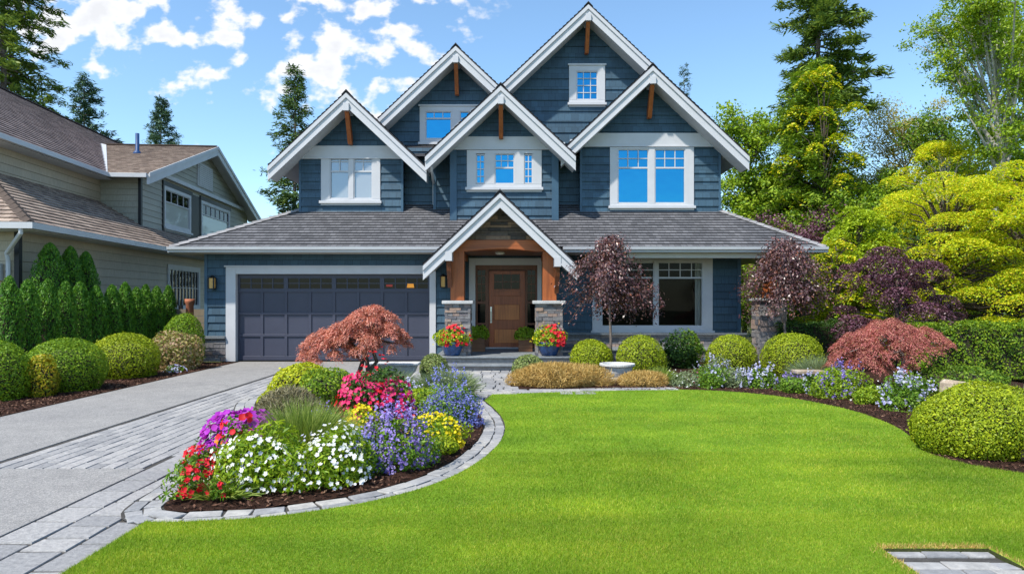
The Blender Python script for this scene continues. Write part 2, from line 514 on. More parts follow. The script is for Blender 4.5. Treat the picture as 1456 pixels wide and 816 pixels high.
P("f_white", (0.70, 0.70, 0.76), (0.82, 0.82, 0.82))
P("f_purple", (0.26, 0.012, 0.34), (0.40, 0.03, 0.50), (0.52, 0.06, 0.52))
P("f_red", (0.50, 0.005, 0.014), (0.66, 0.012, 0.028), (0.72, 0.035, 0.06))
P("f_magenta", (0.60, 0.012, 0.11), (0.72, 0.028, 0.19), (0.74, 0.09, 0.22))
P("f_blue", (0.12, 0.14, 0.50), (0.20, 0.22, 0.62), (0.33, 0.34, 0.72))
P("f_violet", (0.17, 0.11, 0.46), (0.26, 0.19, 0.58), (0.40, 0.33, 0.68))
P("f_pale", (0.36, 0.36, 0.68), (0.50, 0.50, 0.76), (0.68, 0.68, 0.80))
P("f_yellow", (0.58, 0.45, 0.006), (0.72, 0.58, 0.010), (0.76, 0.66, 0.03))
P("f_orange", (0.65, 0.16, 0.01), (0.72, 0.30, 0.02))
P("f_pink", (0.55, 0.16, 0.30), (0.66, 0.30, 0.42))


def emit_mat(name, c, s):
    t = NT(name)
    t.base(c)
    t.b.inputs["Emission Color"].default_value = (*c, 1)
    t.b.inputs["Emission Strength"].default_value = s
    return t.m


M["amber"] = emit_mat("amber_lantern_glass", (0.42, 0.27, 0.08), 0.08)
M["glow_orange"] = emit_mat("orange_glow", (0.7, 0.27, 0.02), 0.3)  # weakly emissive orange for a flat patch on the garage pane
M["glow_red"] = emit_mat("red_glow", (0.4, 0.03, 0.015), 0.08)  # weakly emissive red for a flat patch on the garage pane


# ------------------------------------------------------------------ objects and tags
def tag(o, label=None, cat=None, group=None, kind=None):
    for k, v in (("label", label), ("category", cat), ("group", group), ("kind", kind)):
        if v:
            o[k] = v
    return o


def thing(name, label, cat, loc=(0, 0, 0), rz=0.0, group=None):
    o = bpy.data.objects.new(name, None)
    COL.objects.link(o)
    o.location = loc
    o.rotation_euler = (0, 0, rz)
    o.empty_display_size = 0.2
    return tag(o, label, cat, group)


def link(name, me, mats, parent=None):
    o = bpy.data.objects.new(name, me)
    for m in mats if isinstance(mats, (list, tuple)) else [mats]:
        me.materials.append(M[m] if isinstance(m, str) else m)
    COL.objects.link(o)
    if parent is not None:
        o.parent = parent
    return o


def copy_tree(o, loc, rz, label=None, scale=None):
    r = o.copy()
    COL.objects.link(r)
    r.location = loc
    r.rotation_euler = (0, 0, rz)
    if scale:
        r.scale = scale
    if label:
        r["label"] = label
    for ch in list(o.children):
        c = ch.copy()
        COL.objects.link(c)
        c.parent = r
        for g in list(ch.children):
            d = g.copy()
            COL.objects.link(d)
            d.parent = c
    return r


class Frame:
    def __init__(self, o, u, v):
        self.o, self.u, self.v = Vector(o), Vector(u).normalized(), Vector(v).normalized()
        self.n = self.u.cross(self.v).normalized()

    def p(self, u, v, n=0.0):
        return self.o + self.u * u + self.v * v + self.n * n


def wallS(y):  # faces the street; u = x, v = z
    return Frame((0, y, 0), (1, 0, 0), (0, 0, 1))


def wallE(x):  # faces +x; u = y
    return Frame((x, 0, 0), (0, 1, 0), (0, 0, 1))


def wallW(x):  # faces -x; u = -y
    return Frame((x, 0, 0), (0, -1, 0), (0, 0, 1))


def extent(poly, v):
    xs = []
    for (a, b), (c, d) in zip(poly, poly[1:] + poly[:1]):
        if b == d:
            continue
        if min(b, d) <= v <= max(b, d):
            xs.append(a + (c - a) * (v - b) / (d - b))
    return (min(xs), max(xs)) if xs else None


class MB:
    def __init__(self):
        self.v, self.f, self.uv, self.mi = [], [], [], []

    def face(self, pts, uv=None, mi=0):
        i = len(self.v)
        self.v += [tuple(p) for p in pts]
        self.f.append(list(range(i, i + len(pts))))
        self.uv.append(uv)
        self.mi.append(mi)

    def solid(self, pts, faces, mi=0):
        i = len(self.v)
        self.v += [tuple(p) for p in pts]
        for f in faces:
            self.f.append([i + k for k in f])
            self.uv.append(None)
            self.mi.append(mi)

    def box(self, x0, x1, y0, y1, z0, z1, mi=0):
        x0, x1 = min(x0, x1), max(x0, x1)
        y0, y1 = min(y0, y1), max(y0, y1)
        z0, z1 = min(z0, z1), max(z0, z1)
        p = [(x0, y0, z0), (x1, y0, z0), (x1, y1, z0), (x0, y1, z0), (x0, y0, z1), (x1, y0, z1), (x1, y1, z1), (x0, y1, z1)]
        self.solid(p, [(3, 2, 1, 0), (4, 5, 6, 7), (0, 1, 5, 4), (1, 2, 6, 5), (2, 3, 7, 6), (3, 0, 4, 7)], mi)
        return self

    def fbox(self, F, u0, u1, v0, v1, n0, n1, mi=0):
        p = [F.p(u0, v0, n0), F.p(u1, v0, n0), F.p(u1, v1, n0), F.p(u0, v1, n0), F.p(u0, v0, n1), F.p(u1, v0, n1), F.p(u1, v1, n1), F.p(u0, v1, n1)]
        self.solid(p, [(3, 2, 1, 0), (4, 5, 6, 7), (0, 1, 5, 4), (1, 2, 6, 5), (2, 3, 7, 6), (3, 0, 4, 7)], mi)
        return self

    def prism(self, F, poly, n0, n1, mi=0):
        k = len(poly)
        p = [F.p(a, b, n0) for a, b in poly] + [F.p(a, b, n1) for a, b in poly]
        fs = [tuple(range(k - 1, -1, -1)), tuple(range(k, 2 * k))]
        fs += [(i, (i + 1) % k, k + (i + 1) % k, k + i) for i in range(k)]
        self.solid(p, fs, mi)
        return self

    def courses(self, F, poly, step, thick, holes=(), mi=0, v0=0.0, seed=0.0, butt=0.01):  # a low butt gives edges the dark joint colour, drawing shadow lines
        """lapped boards over a convex outline, cut round the openings"""
        lo, hi = min(b for a, b in poly), max(b for a, b in poly)
        cuts = {lo, hi}
        k = math.ceil((lo - v0) / step - 1e-6)
        while v0 + k * step < hi:
            cuts.add(v0 + k * step)
            k += 1
        cuts |= {b for a, b in poly}
        for h in holes:
            cuts |= {x for x in h[2:4] if lo < x < hi}
        cuts = sorted(cuts)
        for va, vb in zip(cuts, cuts[1:]):
            if vb - va < 1e-4:
                continue
            mid = (va + vb) / 2
            c0 = v0 + math.floor((mid - v0) / step) * step
            na, nb = thick * (1 - (va - c0) / step), thick * (1 - (vb - c0) / step)
            A, B = extent(poly, va + 1e-5), extent(poly, vb - 1e-5)
            if not A or not B:
                continue
            segs = [(A[0], A[1], B[0], B[1])]
            for h in holes:
                if h[2] - 1e-6 <= mid <= h[3] + 1e-6:
                    new = []
                    for (a0, a1, b0, b1) in segs:
                        if h[1] <= a0 or h[0] >= a1:
                            new.append((a0, a1, b0, b1))
                            continue
                        if h[0] > a0:
                            new.append((a0, h[0], b0, h[0]))
                        if h[1] < a1:
                            new.append((h[1], a1, h[1], b1))
                    segs = new
            for (a0, a1, b0, b1) in segs:
                self.face([F.p(a0, va, na), F.p(a1, va, na), F.p(b1, vb, nb), F.p(b0, vb, nb)],
                          [(a0 + seed, va - v0 + 1e-3), (a1 + seed, va - v0 + 1e-3), (b1 + seed, vb - v0 - 1e-3), (b0 + seed, vb - v0 - 1e-3)], mi)
                if abs(va - c0) < 1e-4:
                    self.face([F.p(a0, va, -0.004), F.p(a1, va, -0.004), F.p(a1, va, na), F.p(a0, va, na)],
                              [(a0 + seed, va - v0 + step * butt), (a1 + seed, va - v0 + step * butt)] + [(a1 + seed, va - v0 + step * butt), (a0 + seed, va - v0 + step * butt)], mi)
        return self

    def tube(self, pts, radii, k=8, mi=0, cap=True):
        pts = [Vector(p) for p in pts]
        if isinstance(radii, (int, float)):
            radii = [radii] * len(pts)
        i0 = len(self.v)
        ref = None
        for i, p in enumerate(pts):
            d = (pts[min(i + 1, len(pts) - 1)] - pts[max(i - 1, 0)]).normalized()
            if ref is None:
                ref = Vector((1, 0, 0)) if abs(d.x) < 0.8 else Vector((0, 1, 0))
            a = (ref - d * ref.dot(d)).normalized()
            b = d.cross(a)
            ref = a
            for j in range(k):
                t = 2 * math.pi * j / k
                self.v.append(tuple(p + (a * math.cos(t) + b * math.sin(t)) * radii[i]))
        for i in range(len(pts) - 1):
            for j in range(k):
                q = i0 + i * k
                self.f.append([q + j, q + (j + 1) % k, q + k + (j + 1) % k, q + k + j])
                self.uv.append(None); self.mi.append(mi)
        if cap:
            self.f.append([i0 + j for j in range(k - 1, -1, -1)]); self.uv.append(None); self.mi.append(mi)
            q = i0 + (len(pts) - 1) * k
            self.f.append([q + j for j in range(k)]); self.uv.append(None); self.mi.append(mi)
        return self

    def lathe(self, prof, k=24, c=(0, 0, 0), mi=0, lobes=0, amp=0.0):
        i0 = len(self.v)
        for (r, z) in prof:
            for j in range(k):
                t = 2 * math.pi * j / k
                rr = r * (1 + (amp * abs(math.sin(lobes * t / 2)) if lobes else 0))
                self.v.append((c[0] + rr * math.cos(t), c[1] + rr * math.sin(t), c[2] + z))
        for i in range(len(prof) - 1):
            for j in range(k):
                q = i0 + i * k
                self.f.append([q + j, q + (j + 1) % k, q + k + (j + 1) % k, q + k + j])
                self.uv.append(None); self.mi.append(mi)
        for q, rev in ((i0, True), (i0 + (len(prof) - 1) * k, False)):
            idx = [q + j for j in range(k)]
            self.f.append(idx[::-1] if rev else idx); self.uv.append(None); self.mi.append(mi)
        return self

    def build(self, name, mats, parent=None, smooth=False, bevel=0.0):
        me = bpy.data.meshes.new(name)
        me.from_pydata(self.v, [], self.f)
        if any(u is not None for u in self.uv):
            ul = me.uv_layers.new(name="UVMap")
            buf = []
            for f, u in zip(self.f, self.uv):
                for i in range(len(f)):
                    buf += list(u[i]) if u is not None else [0.0, 0.0]
            ul.data.foreach_set("uv", buf)
        me.polygons.foreach_set("material_index", self.mi)
        if smooth:
            me.polygons.foreach_set("use_smooth", [True] * len(self.f))
        me.update()
        o = link(name, me, mats, parent)
        if bevel:
            b = o.modifiers.new("bevel", "BEVEL")
            b.width = bevel
            b.segments = 2
            b.limit_method = "ANGLE"
        return o


def sheet(name, poly, z, mats, kind="structure", parent=None):
    """a flat sheet from a 2-D outline"""
    tris = tessellate_polygon([[Vector((x, y, 0)) for x, y in poly]])
    me = bpy.data.meshes.new(name)
    fs = []
    for t in tris:
        a, b, c = (Vector((*poly[i], 0)) for i in t)
        fs.append(t if (b - a).cross(c - a).z > 0 else t[::-1])
    me.from_pydata([(x, y, z) for x, y in poly], [], fs)
    o = link(name, me, mats, parent)
    return tag(o, kind=kind)


def inside(poly, X, Y):
    r = np.zeros(len(X), bool)
    n = len(poly)
    for i in range(n):
        x0, y0 = poly[i]
        x1, y1 = poly[(i + 1) % n]
        if y0 == y1:
            continue
        c = (Y < y0) != (Y < y1)
        r ^= c & (X < (x1 - x0) * (Y - y0) / (y1 - y0) + x0)
    return r


def smooth_line(pts, per=10, closed=False):
    """Catmull-Rom through the points"""
    out, n = [], len(pts)
    rngi = range(n if closed else n - 1)
    for i in rngi:
        if closed:
            p0, p1, p2, p3 = (pts[(i + k - 1) % n] for k in range(4))
        else:
            p0, p1, p2, p3 = pts[max(i - 1, 0)], pts[i], pts[i + 1], pts[min(i + 2, n - 1)]
        for j in range(per):
            t = j / per
            out.append(tuple(0.5 * (2 * b + (c - a) * t + (2 * a - 5 * b + 4 * c - d) * t * t + (3 * b - a - 3 * c + d) * t ** 3) for a, b, c, d in zip(p0, p1, p2, p3)))
    if not closed:
        out.append(tuple(pts[-1]))
    return out


# ------------------------------------------------------------------ foliage, as numpy meshes
def unit(a):
    return a / np.maximum(np.linalg.norm(a, axis=1, keepdims=True), 1e-9)


def np_mesh(name, verts, faces, mats, parent, mi=None):
    me = bpy.data.meshes.new(name)
    k = faces.shape[1]
    me.vertices.add(len(verts))
    me.vertices.foreach_set("co", verts.astype(np.float32).ravel())
    me.loops.add(faces.size)
    me.loops.foreach_set("vertex_index", faces.astype(np.int32).ravel())
    me.polygons.add(len(faces))
    me.polygons.foreach_set("loop_start", np.arange(0, faces.size, k, dtype=np.int32))
    me.polygons.foreach_set("loop_total", np.full(len(faces), k, dtype=np.int32))
    if mi is not None:
        me.polygons.foreach_set("material_index", mi.astype(np.int32))
    me.update(calc_edges=True)
    return link(name, me, mats, parent)


def kites(P_, N_, size, width=0.55, T=None, fold=0.12):
    """one folded kite-shaped leaf per point"""
    n = len(P_)
    N_ = unit(N_)
    if T is None:
        T = rng.normal(size=(n, 3))
    T = unit(T - N_ * np.sum(T * N_, axis=1, keepdims=True))
    B = np.cross(N_, T)
    s = (size * np.ones(n)).reshape(n, 1)
    v = np.empty((n, 4, 3))
    v[:, 0] = P_ - T * s * 0.5
    v[:, 1] = P_ + B * s * width * 0.5 + N_ * s * fold
    v[:, 2] = P_ + T * s * 0.5
    v[:, 3] = P_ - B * s * width * 0.5 + N_ * s * fold
    return v.reshape(-1, 3), np.arange(4 * n).reshape(n, 4)


def blossoms(P_, N_, size, petals=5, notch=0.34):
    """open flowers: petals joined at the throat, so each flower is one island"""
    n = len(P_)
    N_ = unit(N_)
    T = rng.normal(size=(n, 3))
    T = unit(T - N_ * np.sum(T * N_, axis=1, keepdims=True))
    B = np.cross(N_, T)
    s = (size * np.ones(n)).reshape(n, 1)
    k = 2 * petals
    v = np.empty((n, k + 1, 3))
    v[:, 0] = P_ - N_ * s * 0.12
    for j in range(k):
        a = 2 * math.pi * j / k
        r = 0.5 if j % 2 else notch
        h = 0.1 if j % 2 else 0.02
        v[:, j + 1] = P_ + (T * math.cos(a) + B * math.sin(a)) * s * r + N_ * s * h
    f = np.empty((n, petals, 4), int)
    base = (np.arange(n) * (k + 1))[:, None]
    for j in range(petals):
        f[:, j, 0] = base[:, 0]
        f[:, j, 1] = base[:, 0] + 1 + (2 * j) % k
        f[:, j, 2] = base[:, 0] + 1 + (2 * j + 1) % k
        f[:, j, 3] = base[:, 0] + 1 + (2 * j + 2) % k
    return v.reshape(-1, 3), f.reshape(-1, 4)


def blades(P_, D, length, w):
    """grass blades: one triangle each"""
    n = len(P_)
    S = unit(np.cross(D, rng.normal(size=(n, 3))))
    v = np.empty((n, 3, 3))
    ww = (w * np.ones(n)).reshape(n, 1)
    v[:, 0] = P_ - S * ww * 0.5
    v[:, 1] = P_ + S * ww * 0.5
    v[:, 2] = P_ + unit(D) * (length * np.ones(n)).reshape(n, 1)
    return v.reshape(-1, 3), np.arange(3 * n).reshape(n, 3)


def dirs(n, zmin=-0.6):
    z = rng.uniform(zmin, 1, n)
    t = rng.uniform(0, 2 * math.pi, n)
    r = np.sqrt(np.maximum(0, 1 - z * z))
    return np.stack([r * np.cos(t), r * np.sin(t), z], 1)


def lumps(d, amp, freq=3.0):
    """low bumps over a ball of directions"""
    out = np.zeros(len(d))
    for _ in range(7):
        w = unit(rng.normal(size=(1, 3)))[0] * freq * rng.uniform(0.6, 1.8)
        out += np.sin(d @ w + rng.uniform(0, 6.28))
    return 1 + amp * out / 2.6


def shell(n, rx, ry, h, amp=0.06, deep=0.25, zmin=-0.75, freq=3.0):
    """points and outward normals in the outer layer of a bush standing on z = 0"""
    d = dirs(n, zmin)
    k = lumps(d, amp, freq) * (1 - deep * rng.random(n) ** 2.2) * np.where(rng.random(n) < 0.05, 1 + 0.09 * rng.random(n), 1.0)
    hz = h / (1 - zmin * 0.82) if zmin > -1 else h / 2
    c = h - hz
    p = d * np.array([rx, ry, hz]) * k[:, None] + np.array([0, 0, c])
    p[:, 2] = np.maximum(p[:, 2], 0.015)
    nn = unit(d / np.array([rx, ry, hz]))
    return p, nn


def core(parent, rx, ry, h, k=0.8, name="branches", mat="shaded_core"):
    """solid dark core: the shade inside a bush put into one brown body"""
    b = MB()
    prof = [(0.02, 0.0)] + [(math.cos(a) * rx * k, h * k * (0.42 + 0.58 * math.sin(a))) for a in np.linspace(-0.75, 1.45, 9)]
    prof = [(r, max(0.0, z)) for r, z in prof]
    b.lathe(prof, 14)
    b.v = [(x, y * ry / rx, z) for x, y, z in b.v]
    return b.build(name, mat, parent, smooth=True)


def bush(name, label, cat, loc, rx, ry, h, mat, n=5000, leaf=0.035, amp=0.05, jit=0.8, group=None, zmin=-0.75, freq=3.0, deep=0.25, width=0.6):
    o = thing(name, label, cat, loc, group=group)
    p, nn = shell(n, rx, ry, h, amp, deep, zmin, freq)
    nn = unit(nn + rng.normal(size=nn.shape) * jit * 0.6)
    v, f = kites(p, nn, leaf * (0.5 + 1.05 * rng.random(n) ** 1.3), width)
    np_mesh("foliage", v, f, mat, o)
    core(o, rx, ry, h, 0.8 if deep < 0.4 else 0.35)
    return o


def flower_plant(name, label, loc, rx, ry, h, leafmat, nl, flowers, cat="flowers", leaf=0.05, group=None, amp=0.24, zmin=-0.4, freq=3.5, lw=0.4):
    """leafy mound with open blossoms over it; flowers = [(material, count, size, low)]"""
    o = thing(name, label, cat, loc, group=group)
    p, nn = shell(nl, rx, ry, h, amp, 0.55, zmin, freq)
    nn = unit(nn + rng.normal(size=nn.shape) * 0.7)
    v, f = kites(p, nn, leaf * rng.uniform(0.6, 1.4, nl), lw)
    np_mesh("foliage", v, f, leafmat, o)
    for (mat, cnt, size, low) in flowers:
        q, qn = shell(cnt, rx * 1.02, ry * 1.02, h * 1.03, amp, 0.10, low, freq)
        q = q + unit(qn) * 0.012
        qn = unit(qn + rng.normal(size=qn.shape) * 0.45 + np.array([-0.15, -0.35, 0.35]))
        v, f = blossoms(q, qn, size * rng.uniform(0.75, 1.2, cnt), 5, 0.45 if size > 0.06 else 0.34)
        b = np_mesh("blossoms", v, f, mat, o)
        b["kind"] = "stuff"
    return o


def spike_plant(name, label, loc, rx, ry, h, leafmat, nl, flowermat, n_spike, size, group=None, cat="flowers", leaf=0.05):
    """upright flower spikes over a leafy mound"""
    o = thing(name, label, cat, loc, group=group)
    p, nn = shell(nl, rx, ry, h * 0.86, 0.22, 0.6, -0.4)
    v, f = kites(p, unit(nn + rng.normal(size=nn.shape) * 0.7), leaf * rng.uniform(0.6, 1.4, nl), 0.35)
    np_mesh("foliage", v, f, leafmat, o)
    q, qn = shell(n_spike, rx, ry, h, 0.22, 0.3, -0.05)
    per = 7
    t = np.tile(np.linspace(0, 1, per), n_spike)
    q = np.repeat(q, per, 0)
    qn = np.repeat(qn, per, 0)
    up = unit(qn * 0.6 + np.array([0, 0, 1.0]))
    q = q + up * (t * 0.11 - 0.05)[:, None] + rng.normal(size=q.shape) * 0.012
    fn = unit(qn + rng.normal(size=qn.shape) * 0.7 + np.array([-0.1, -0.4, 0.2]))
    v, f = blossoms(q, fn, size * (1.15 - 0.5 * t) * rng.uniform(0.7, 1.2, len(t)))
    b = np_mesh("blossoms", v, f, flowermat, o)
    b["kind"] = "stuff"
    return o


def grass_mound(name, label, loc, rx, ry, h, mat, n, w=0.005, lean=0.9, cat="ornamental grass", group=None):
    o = thing(name, label, cat, loc, group=group)
    t = rng.uniform(0, 6.283, n)
    r = np.sqrt(rng.random(n))
    base = np.stack([np.cos(t) * r * rx * 0.62, np.sin(t) * r * ry * 0.62, np.full(n, 0.01)], 1)
    D = np.stack([np.cos(t) * r * lean * rx / h * 0.7, np.sin(t) * r * lean * ry / h * 0.7, 0.9 - 0.35 * r], 1) + rng.normal(size=(n, 3)) * 0.22
    D[:, 2] = np.maximum(D[:, 2], 0.12)
    ln = h * rng.uniform(0.65, 1.08, n) * (1.08 - 0.15 * r)
    # two segments, the upper one bending over
    D = unit(D)
    mid = base + D * (ln * 0.6)[:, None]
    D2 = unit(D + np.stack([np.cos(t) * 0.6 * r, np.sin(t) * 0.6 * r, -0.25 * r], 1) + rng.normal(size=(n, 3)) * 0.12)
    S = unit(np.cross(D, rng.normal(size=(n, 3)))) * (w * 0.5)
    v = np.empty((n, 5, 3))
    v[:, 0] = base - S; v[:, 1] = base + S
    v[:, 2] = mid + S; v[:, 3] = mid - S
    v[:, 4] = mid + D2 * (ln * 0.45)[:, None]
    v[:, :, 2] = np.maximum(v[:, :, 2], 0.005)
    i = (np.arange(n) * 5)[:, None]
    f = np.concatenate([i + np.array([[0, 1, 2, 3]]), i + np.array([[3, 2, 4, 4]])], 0)
    # second face as triangles needs its own list: use a quad with a split tip instead
    v2 = np.empty((n, 6, 3))
    v2[:, :4] = v[:, :4]
    v2[:, 4] = v[:, 4] - S * 0.15
    v2[:, 5] = v[:, 4] + S * 0.15
    i = (np.arange(n) * 6)[:, None]
    f = np.concatenate([i + np.array([[0, 1, 2, 3]]), i + np.array([[3, 2, 5, 4]])], 0)
    np_mesh("foliage", v2.reshape(-1, 3), f, mat, o)
    return o


# ------------------------------------------------------------------ trees
def limbs_mesh(branches, name, mat, parent, k=6):
    b = MB()
    for pts, r0, r1 in branches:
        n = len(pts)
        b.tube(pts, [r0 + (r1 - r0) * i / (n - 1) for i in range(n)], k, cap=False)
    return b.build(name, mat, parent, smooth=True)


def conifer(name, label, loc, h, r, base, mat, n_br=110, per=26, spray=0.34, droop=0.35, trunk_r=0.2, power=0.85, sparse=0.0, bark="bark_fir", group=None, lopsided=0.25):
    o = thing(name, label, "conifer", loc, rng.uniform(0, 6.28), group)
    b = MB()
    zs = [0, h * 0.25, h * 0.5, h * 0.75, h * 0.97]
    b.tube([(rng.normal() * 0.03, rng.normal() * 0.03, z) for z in zs], [trunk_r * (1 - 0.93 * z / h) for z in zs], 8)
    b.build("trunk", bark, o, smooth=True)
    Ps, Ns, Ts, Ss, brs = [], [], [], [], []
    ph = rng.uniform(0, 6.28)
    for i in range(n_br):
        t = ((i + rng.random()) / n_br)
        z = base + (h - base) * t ** 0.92
        az = i * 2.399 + rng.normal() * 0.35
        Lb = (r * (1 - t) ** power + 0.12) * rng.uniform(0.55, 1.12) * (1 + lopsided * math.sin(az + ph + t * 3))
        if rng.random() < sparse:
            Lb *= 0.35
        d = np.array([math.cos(az), math.sin(az), 0])
        s = np.linspace(0, 1, 6)
        rise = 0.28 * (t - 0.25)
        prof = Lb * (rise * s * 1.5 - droop * s ** 1.6 + 0.16 * s ** 4)
        pts = [tuple(d * Lb * a + np.array([0, 0, z + q])) for a, q in zip(s, prof)]
        brs.append((pts, 0.02 + 0.012 * Lb, 0.006))
        m = max(5, int(per * (0.35 + 0.65 * Lb / r)))
        ss = rng.uniform(0.12, 1.03, m) ** 0.8
        side = rng.choice([-1, 1], m)
        ang = side * rng.uniform(0.35, 1.15, m)
        dd = np.stack([np.cos(az + ang), np.sin(az + ang), rng.uniform(-0.5, 0.12, m)], 1)
        ln = spray * rng.uniform(0.6, 1.25, m) * (1.15 - 0.5 * ss) * (0.6 + 0.4 * Lb / r)
        zz = z + np.interp(ss, s, prof)
        c = np.stack([d[0] * Lb * ss, d[1] * Lb * ss, zz], 1) + unit(dd) * (ln * 0.45)[:, None] + rng.normal(size=(m, 3)) * 0.03
        Ps.append(c); Ts.append(dd); Ss.append(ln)
        Ns.append(np.stack([rng.normal(size=m) * 0.45, rng.normal(size=m) * 0.45, np.ones(m)], 1))
    P_, T_, S_, N_ = (np.concatenate(a) for a in (Ps, Ts, Ss, Ns))
    # every spray is a fan of narrower needles-sprigs
    P3 = np.concatenate([P_ + rng.normal(size=P_.shape) * 0.10 for _ in range(5)])
    T3 = np.concatenate([T_ + rng.normal(size=T_.shape) * 0.35 for _ in range(5)])
    N3 = np.concatenate([N_ + rng.normal(size=N_.shape) * 0.3 for _ in range(5)])
    S3 = np.concatenate([S_ * 0.74] * 5)
    v, f = kites(P3, N3, S3, 0.22, T3, 0.03)
    np_mesh("crown", v, f, mat, o)
    limbs_mesh(brs, "branches", bark, o, 4)
    return o


def broadleaf(name, label, loc, h, r, base, mat, n_limb=16, clumps=7, per=70, leaf=0.11, spread=0.35, trunk_r=0.12, bark="bark", group=None, up=0.8, cat="tree", top=1.0, rz=None, lean=0.0):
    """trunk, rising limbs, leaf clumps along the limbs with gaps between"""
    o = thing(name, label, cat, loc, rng.uniform(0, 6.28) if rz is None else rz, group)
    wob = rng.normal(size=(6, 2)) * 0.06 * r
    zs = np.linspace(0, h * 0.93, 6)
    wob[0] = 0
    tp = [(wob[i, 0] + lean * z, wob[i, 1], z) for i, z in enumerate(zs)]
    brs = [(tp, trunk_r, 0.015)]
    b = MB()
    b.tube(tp, [trunk_r * (1 - 0.88 * z / zs[-1]) for z in zs], 9)
    b.build("trunk", bark, o, smooth=True)
    brs, Ps, Ns = [], [], []
    for i in range(n_limb):
        t = (i + rng.random()) / n_limb
        z0 = base * 0.85 + (h * 0.9 - base * 0.85) * t * 0.92
        az = i * 2.399 + rng.normal() * 0.4
        env = math.sin(math.pi * min(0.97, 0.16 + 0.84 * (z0 - base * 0.85) / (h - base * 0.85))) ** 0.7
        Lb = r * max(0.22, env) * rng.uniform(0.75, 1.15)
        d = np.array([math.cos(az), math.sin(az), up * rng.uniform(0.6, 1.4)])
        d /= math.hypot(d[0], d[1])
        x0, y0 = np.interp(z0, zs, [q[0] for q in tp]), np.interp(z0, zs, [q[1] for q in tp])
        s = np.linspace(0, 1, 5)
        bend = rng.normal(size=3) * 0.15 * Lb
        pts = np.stack([np.array([x0, y0, z0]) + d * Lb * a + bend * a * a - np.array([0, 0, 0.18 * Lb * a * a]) for a in s])
        pts[:, 2] = np.minimum(pts[:, 2], h * top)
        brs.append(([tuple(q) for q in pts], trunk_r * 0.38 * (1 - 0.6 * t) + 0.008, 0.006))
        for k in range(clumps):
            a = rng.uniform(0.3, 1.05)
            q = np.array([np.interp(a, s, pts[:, j]) for j in range(3)]) + rng.normal(size=3) * spread * 0.6
            m = int(per * rng.uniform(0.6, 1.4))
            cs = spread * rng.uniform(0.6, 1.2)
            g = rng.normal(size=(m, 3)) * np.array([cs, cs, cs * 0.62]) * 0.62
            Ps.append(q + g)
            Ns.append(unit(g + np.array([0, 0, 0.25])) + rng.normal(size=(m, 3)) * 0.6)
            brs.append(([tuple(np.array([np.interp(a * 0.8, s, pts[:, j]) for j in range(3)])), tuple(q)], 0.012, 0.004))
    P_, N_ = np.concatenate(Ps), np.concatenate(Ns)
    P_[:, 2] = np.maximum(P_[:, 2], 0.05)
    v, f = kites(P_, N_, leaf * rng.uniform(0.6, 1.3, len(P_)), 0.6)
    np_mesh("crown", v, f, mat, o)
    limbs_mesh(brs, "branches", bark, o, 5)
    return o


def pad_tree(name, label, loc, h, r, mat, n_pad=40, per=420, leaf=0.07, pad=0.6, low=0.18, trunk_r=0.09, bark="bark", flat=0.2, dome=1.6, cat="tree", group=None, droop=0.25, rz=None, tier=0.0):
    """flat layered pads of leaves, tier above tier"""
    o = thing(name, label, cat, loc, rng.uniform(0, 6.28) if rz is None else rz, group)
    Ps, Ns, brs = [], [], []
    stem = [(0, 0, 0), (0.04 * r, 0.02 * r, h * 0.3), (-0.03 * r, 0.03 * r, h * 0.6), (0, 0, h * 0.9)]
    for i in range(n_pad):
        t = (i + 0.5) / n_pad
        z = h * (low + (1 - low) * t)
        if tier:
            z = h * low + round((z - h * low) / tier) * tier + rng.normal() * tier * 0.10
        R_ = r * (1 - t ** dome) ** 0.62 + 0.1 * r
        az = i * 2.399 + rng.normal() * 0.3
        rad = R_ * math.sqrt(rng.uniform(0.12, 1.0))
        c = np.array([math.cos(az) * rad, math.sin(az) * rad, z - 0.10 * h * (rad / r) ** 2 + rng.normal() * 0.03 * h])
        pr = pad * rng.uniform(0.65, 1.25)
        m = int(per * (pr / pad) ** 2)
        th = rng.uniform(0, 6.283, m)
        rr = np.sqrt(rng.random(m)) * (1 + 0.22 * np.sin(th * 3 + rng.uniform(0, 6)) + 0.12 * np.sin(th * 7))
        g = np.stack([np.cos(th) * rr * pr, np.sin(th) * rr * pr * 0.9, pr * flat * (1 - 1.7 * rr ** 2) - rng.random(m) ** 2 * pr * 0.28], 1)
        g[:, 2] -= droop * pr * np.maximum(0, rr - 0.6)
        Ps.append(c + g)
        Ns.append(np.stack([g[:, 0] * 0.5 / pr, g[:, 1] * 0.5 / pr, np.ones(m)], 1) + rng.normal(size=(m, 3)) * 0.45)
        brs.append(([(0, 0, max(0.1, z * 0.72)), tuple(c * np.array([0.5, 0.5, 1]) - np.array([0, 0, 0.05 * h])), tuple(c - np.array([0, 0, pr * 0.1]))], trunk_r * 0.35, 0.006))
    P_, N_ = np.concatenate(Ps), np.concatenate(Ns)
    P_[:, 2] = np.maximum(P_[:, 2], 0.04)
    v, f = kites(P_, N_, leaf * rng.uniform(0.6, 1.35, len(P_)), 0.55)
    np_mesh("crown", v, f, mat, o)
    b = MB()
    b.tube(stem, [trunk_r, trunk_r * 0.8, trunk_r * 0.6, trunk_r * 0.2], 8)
    b.build("trunk", bark, o, smooth=True)
    limbs_mesh(brs, "branches", bark, o, 5)
    return o


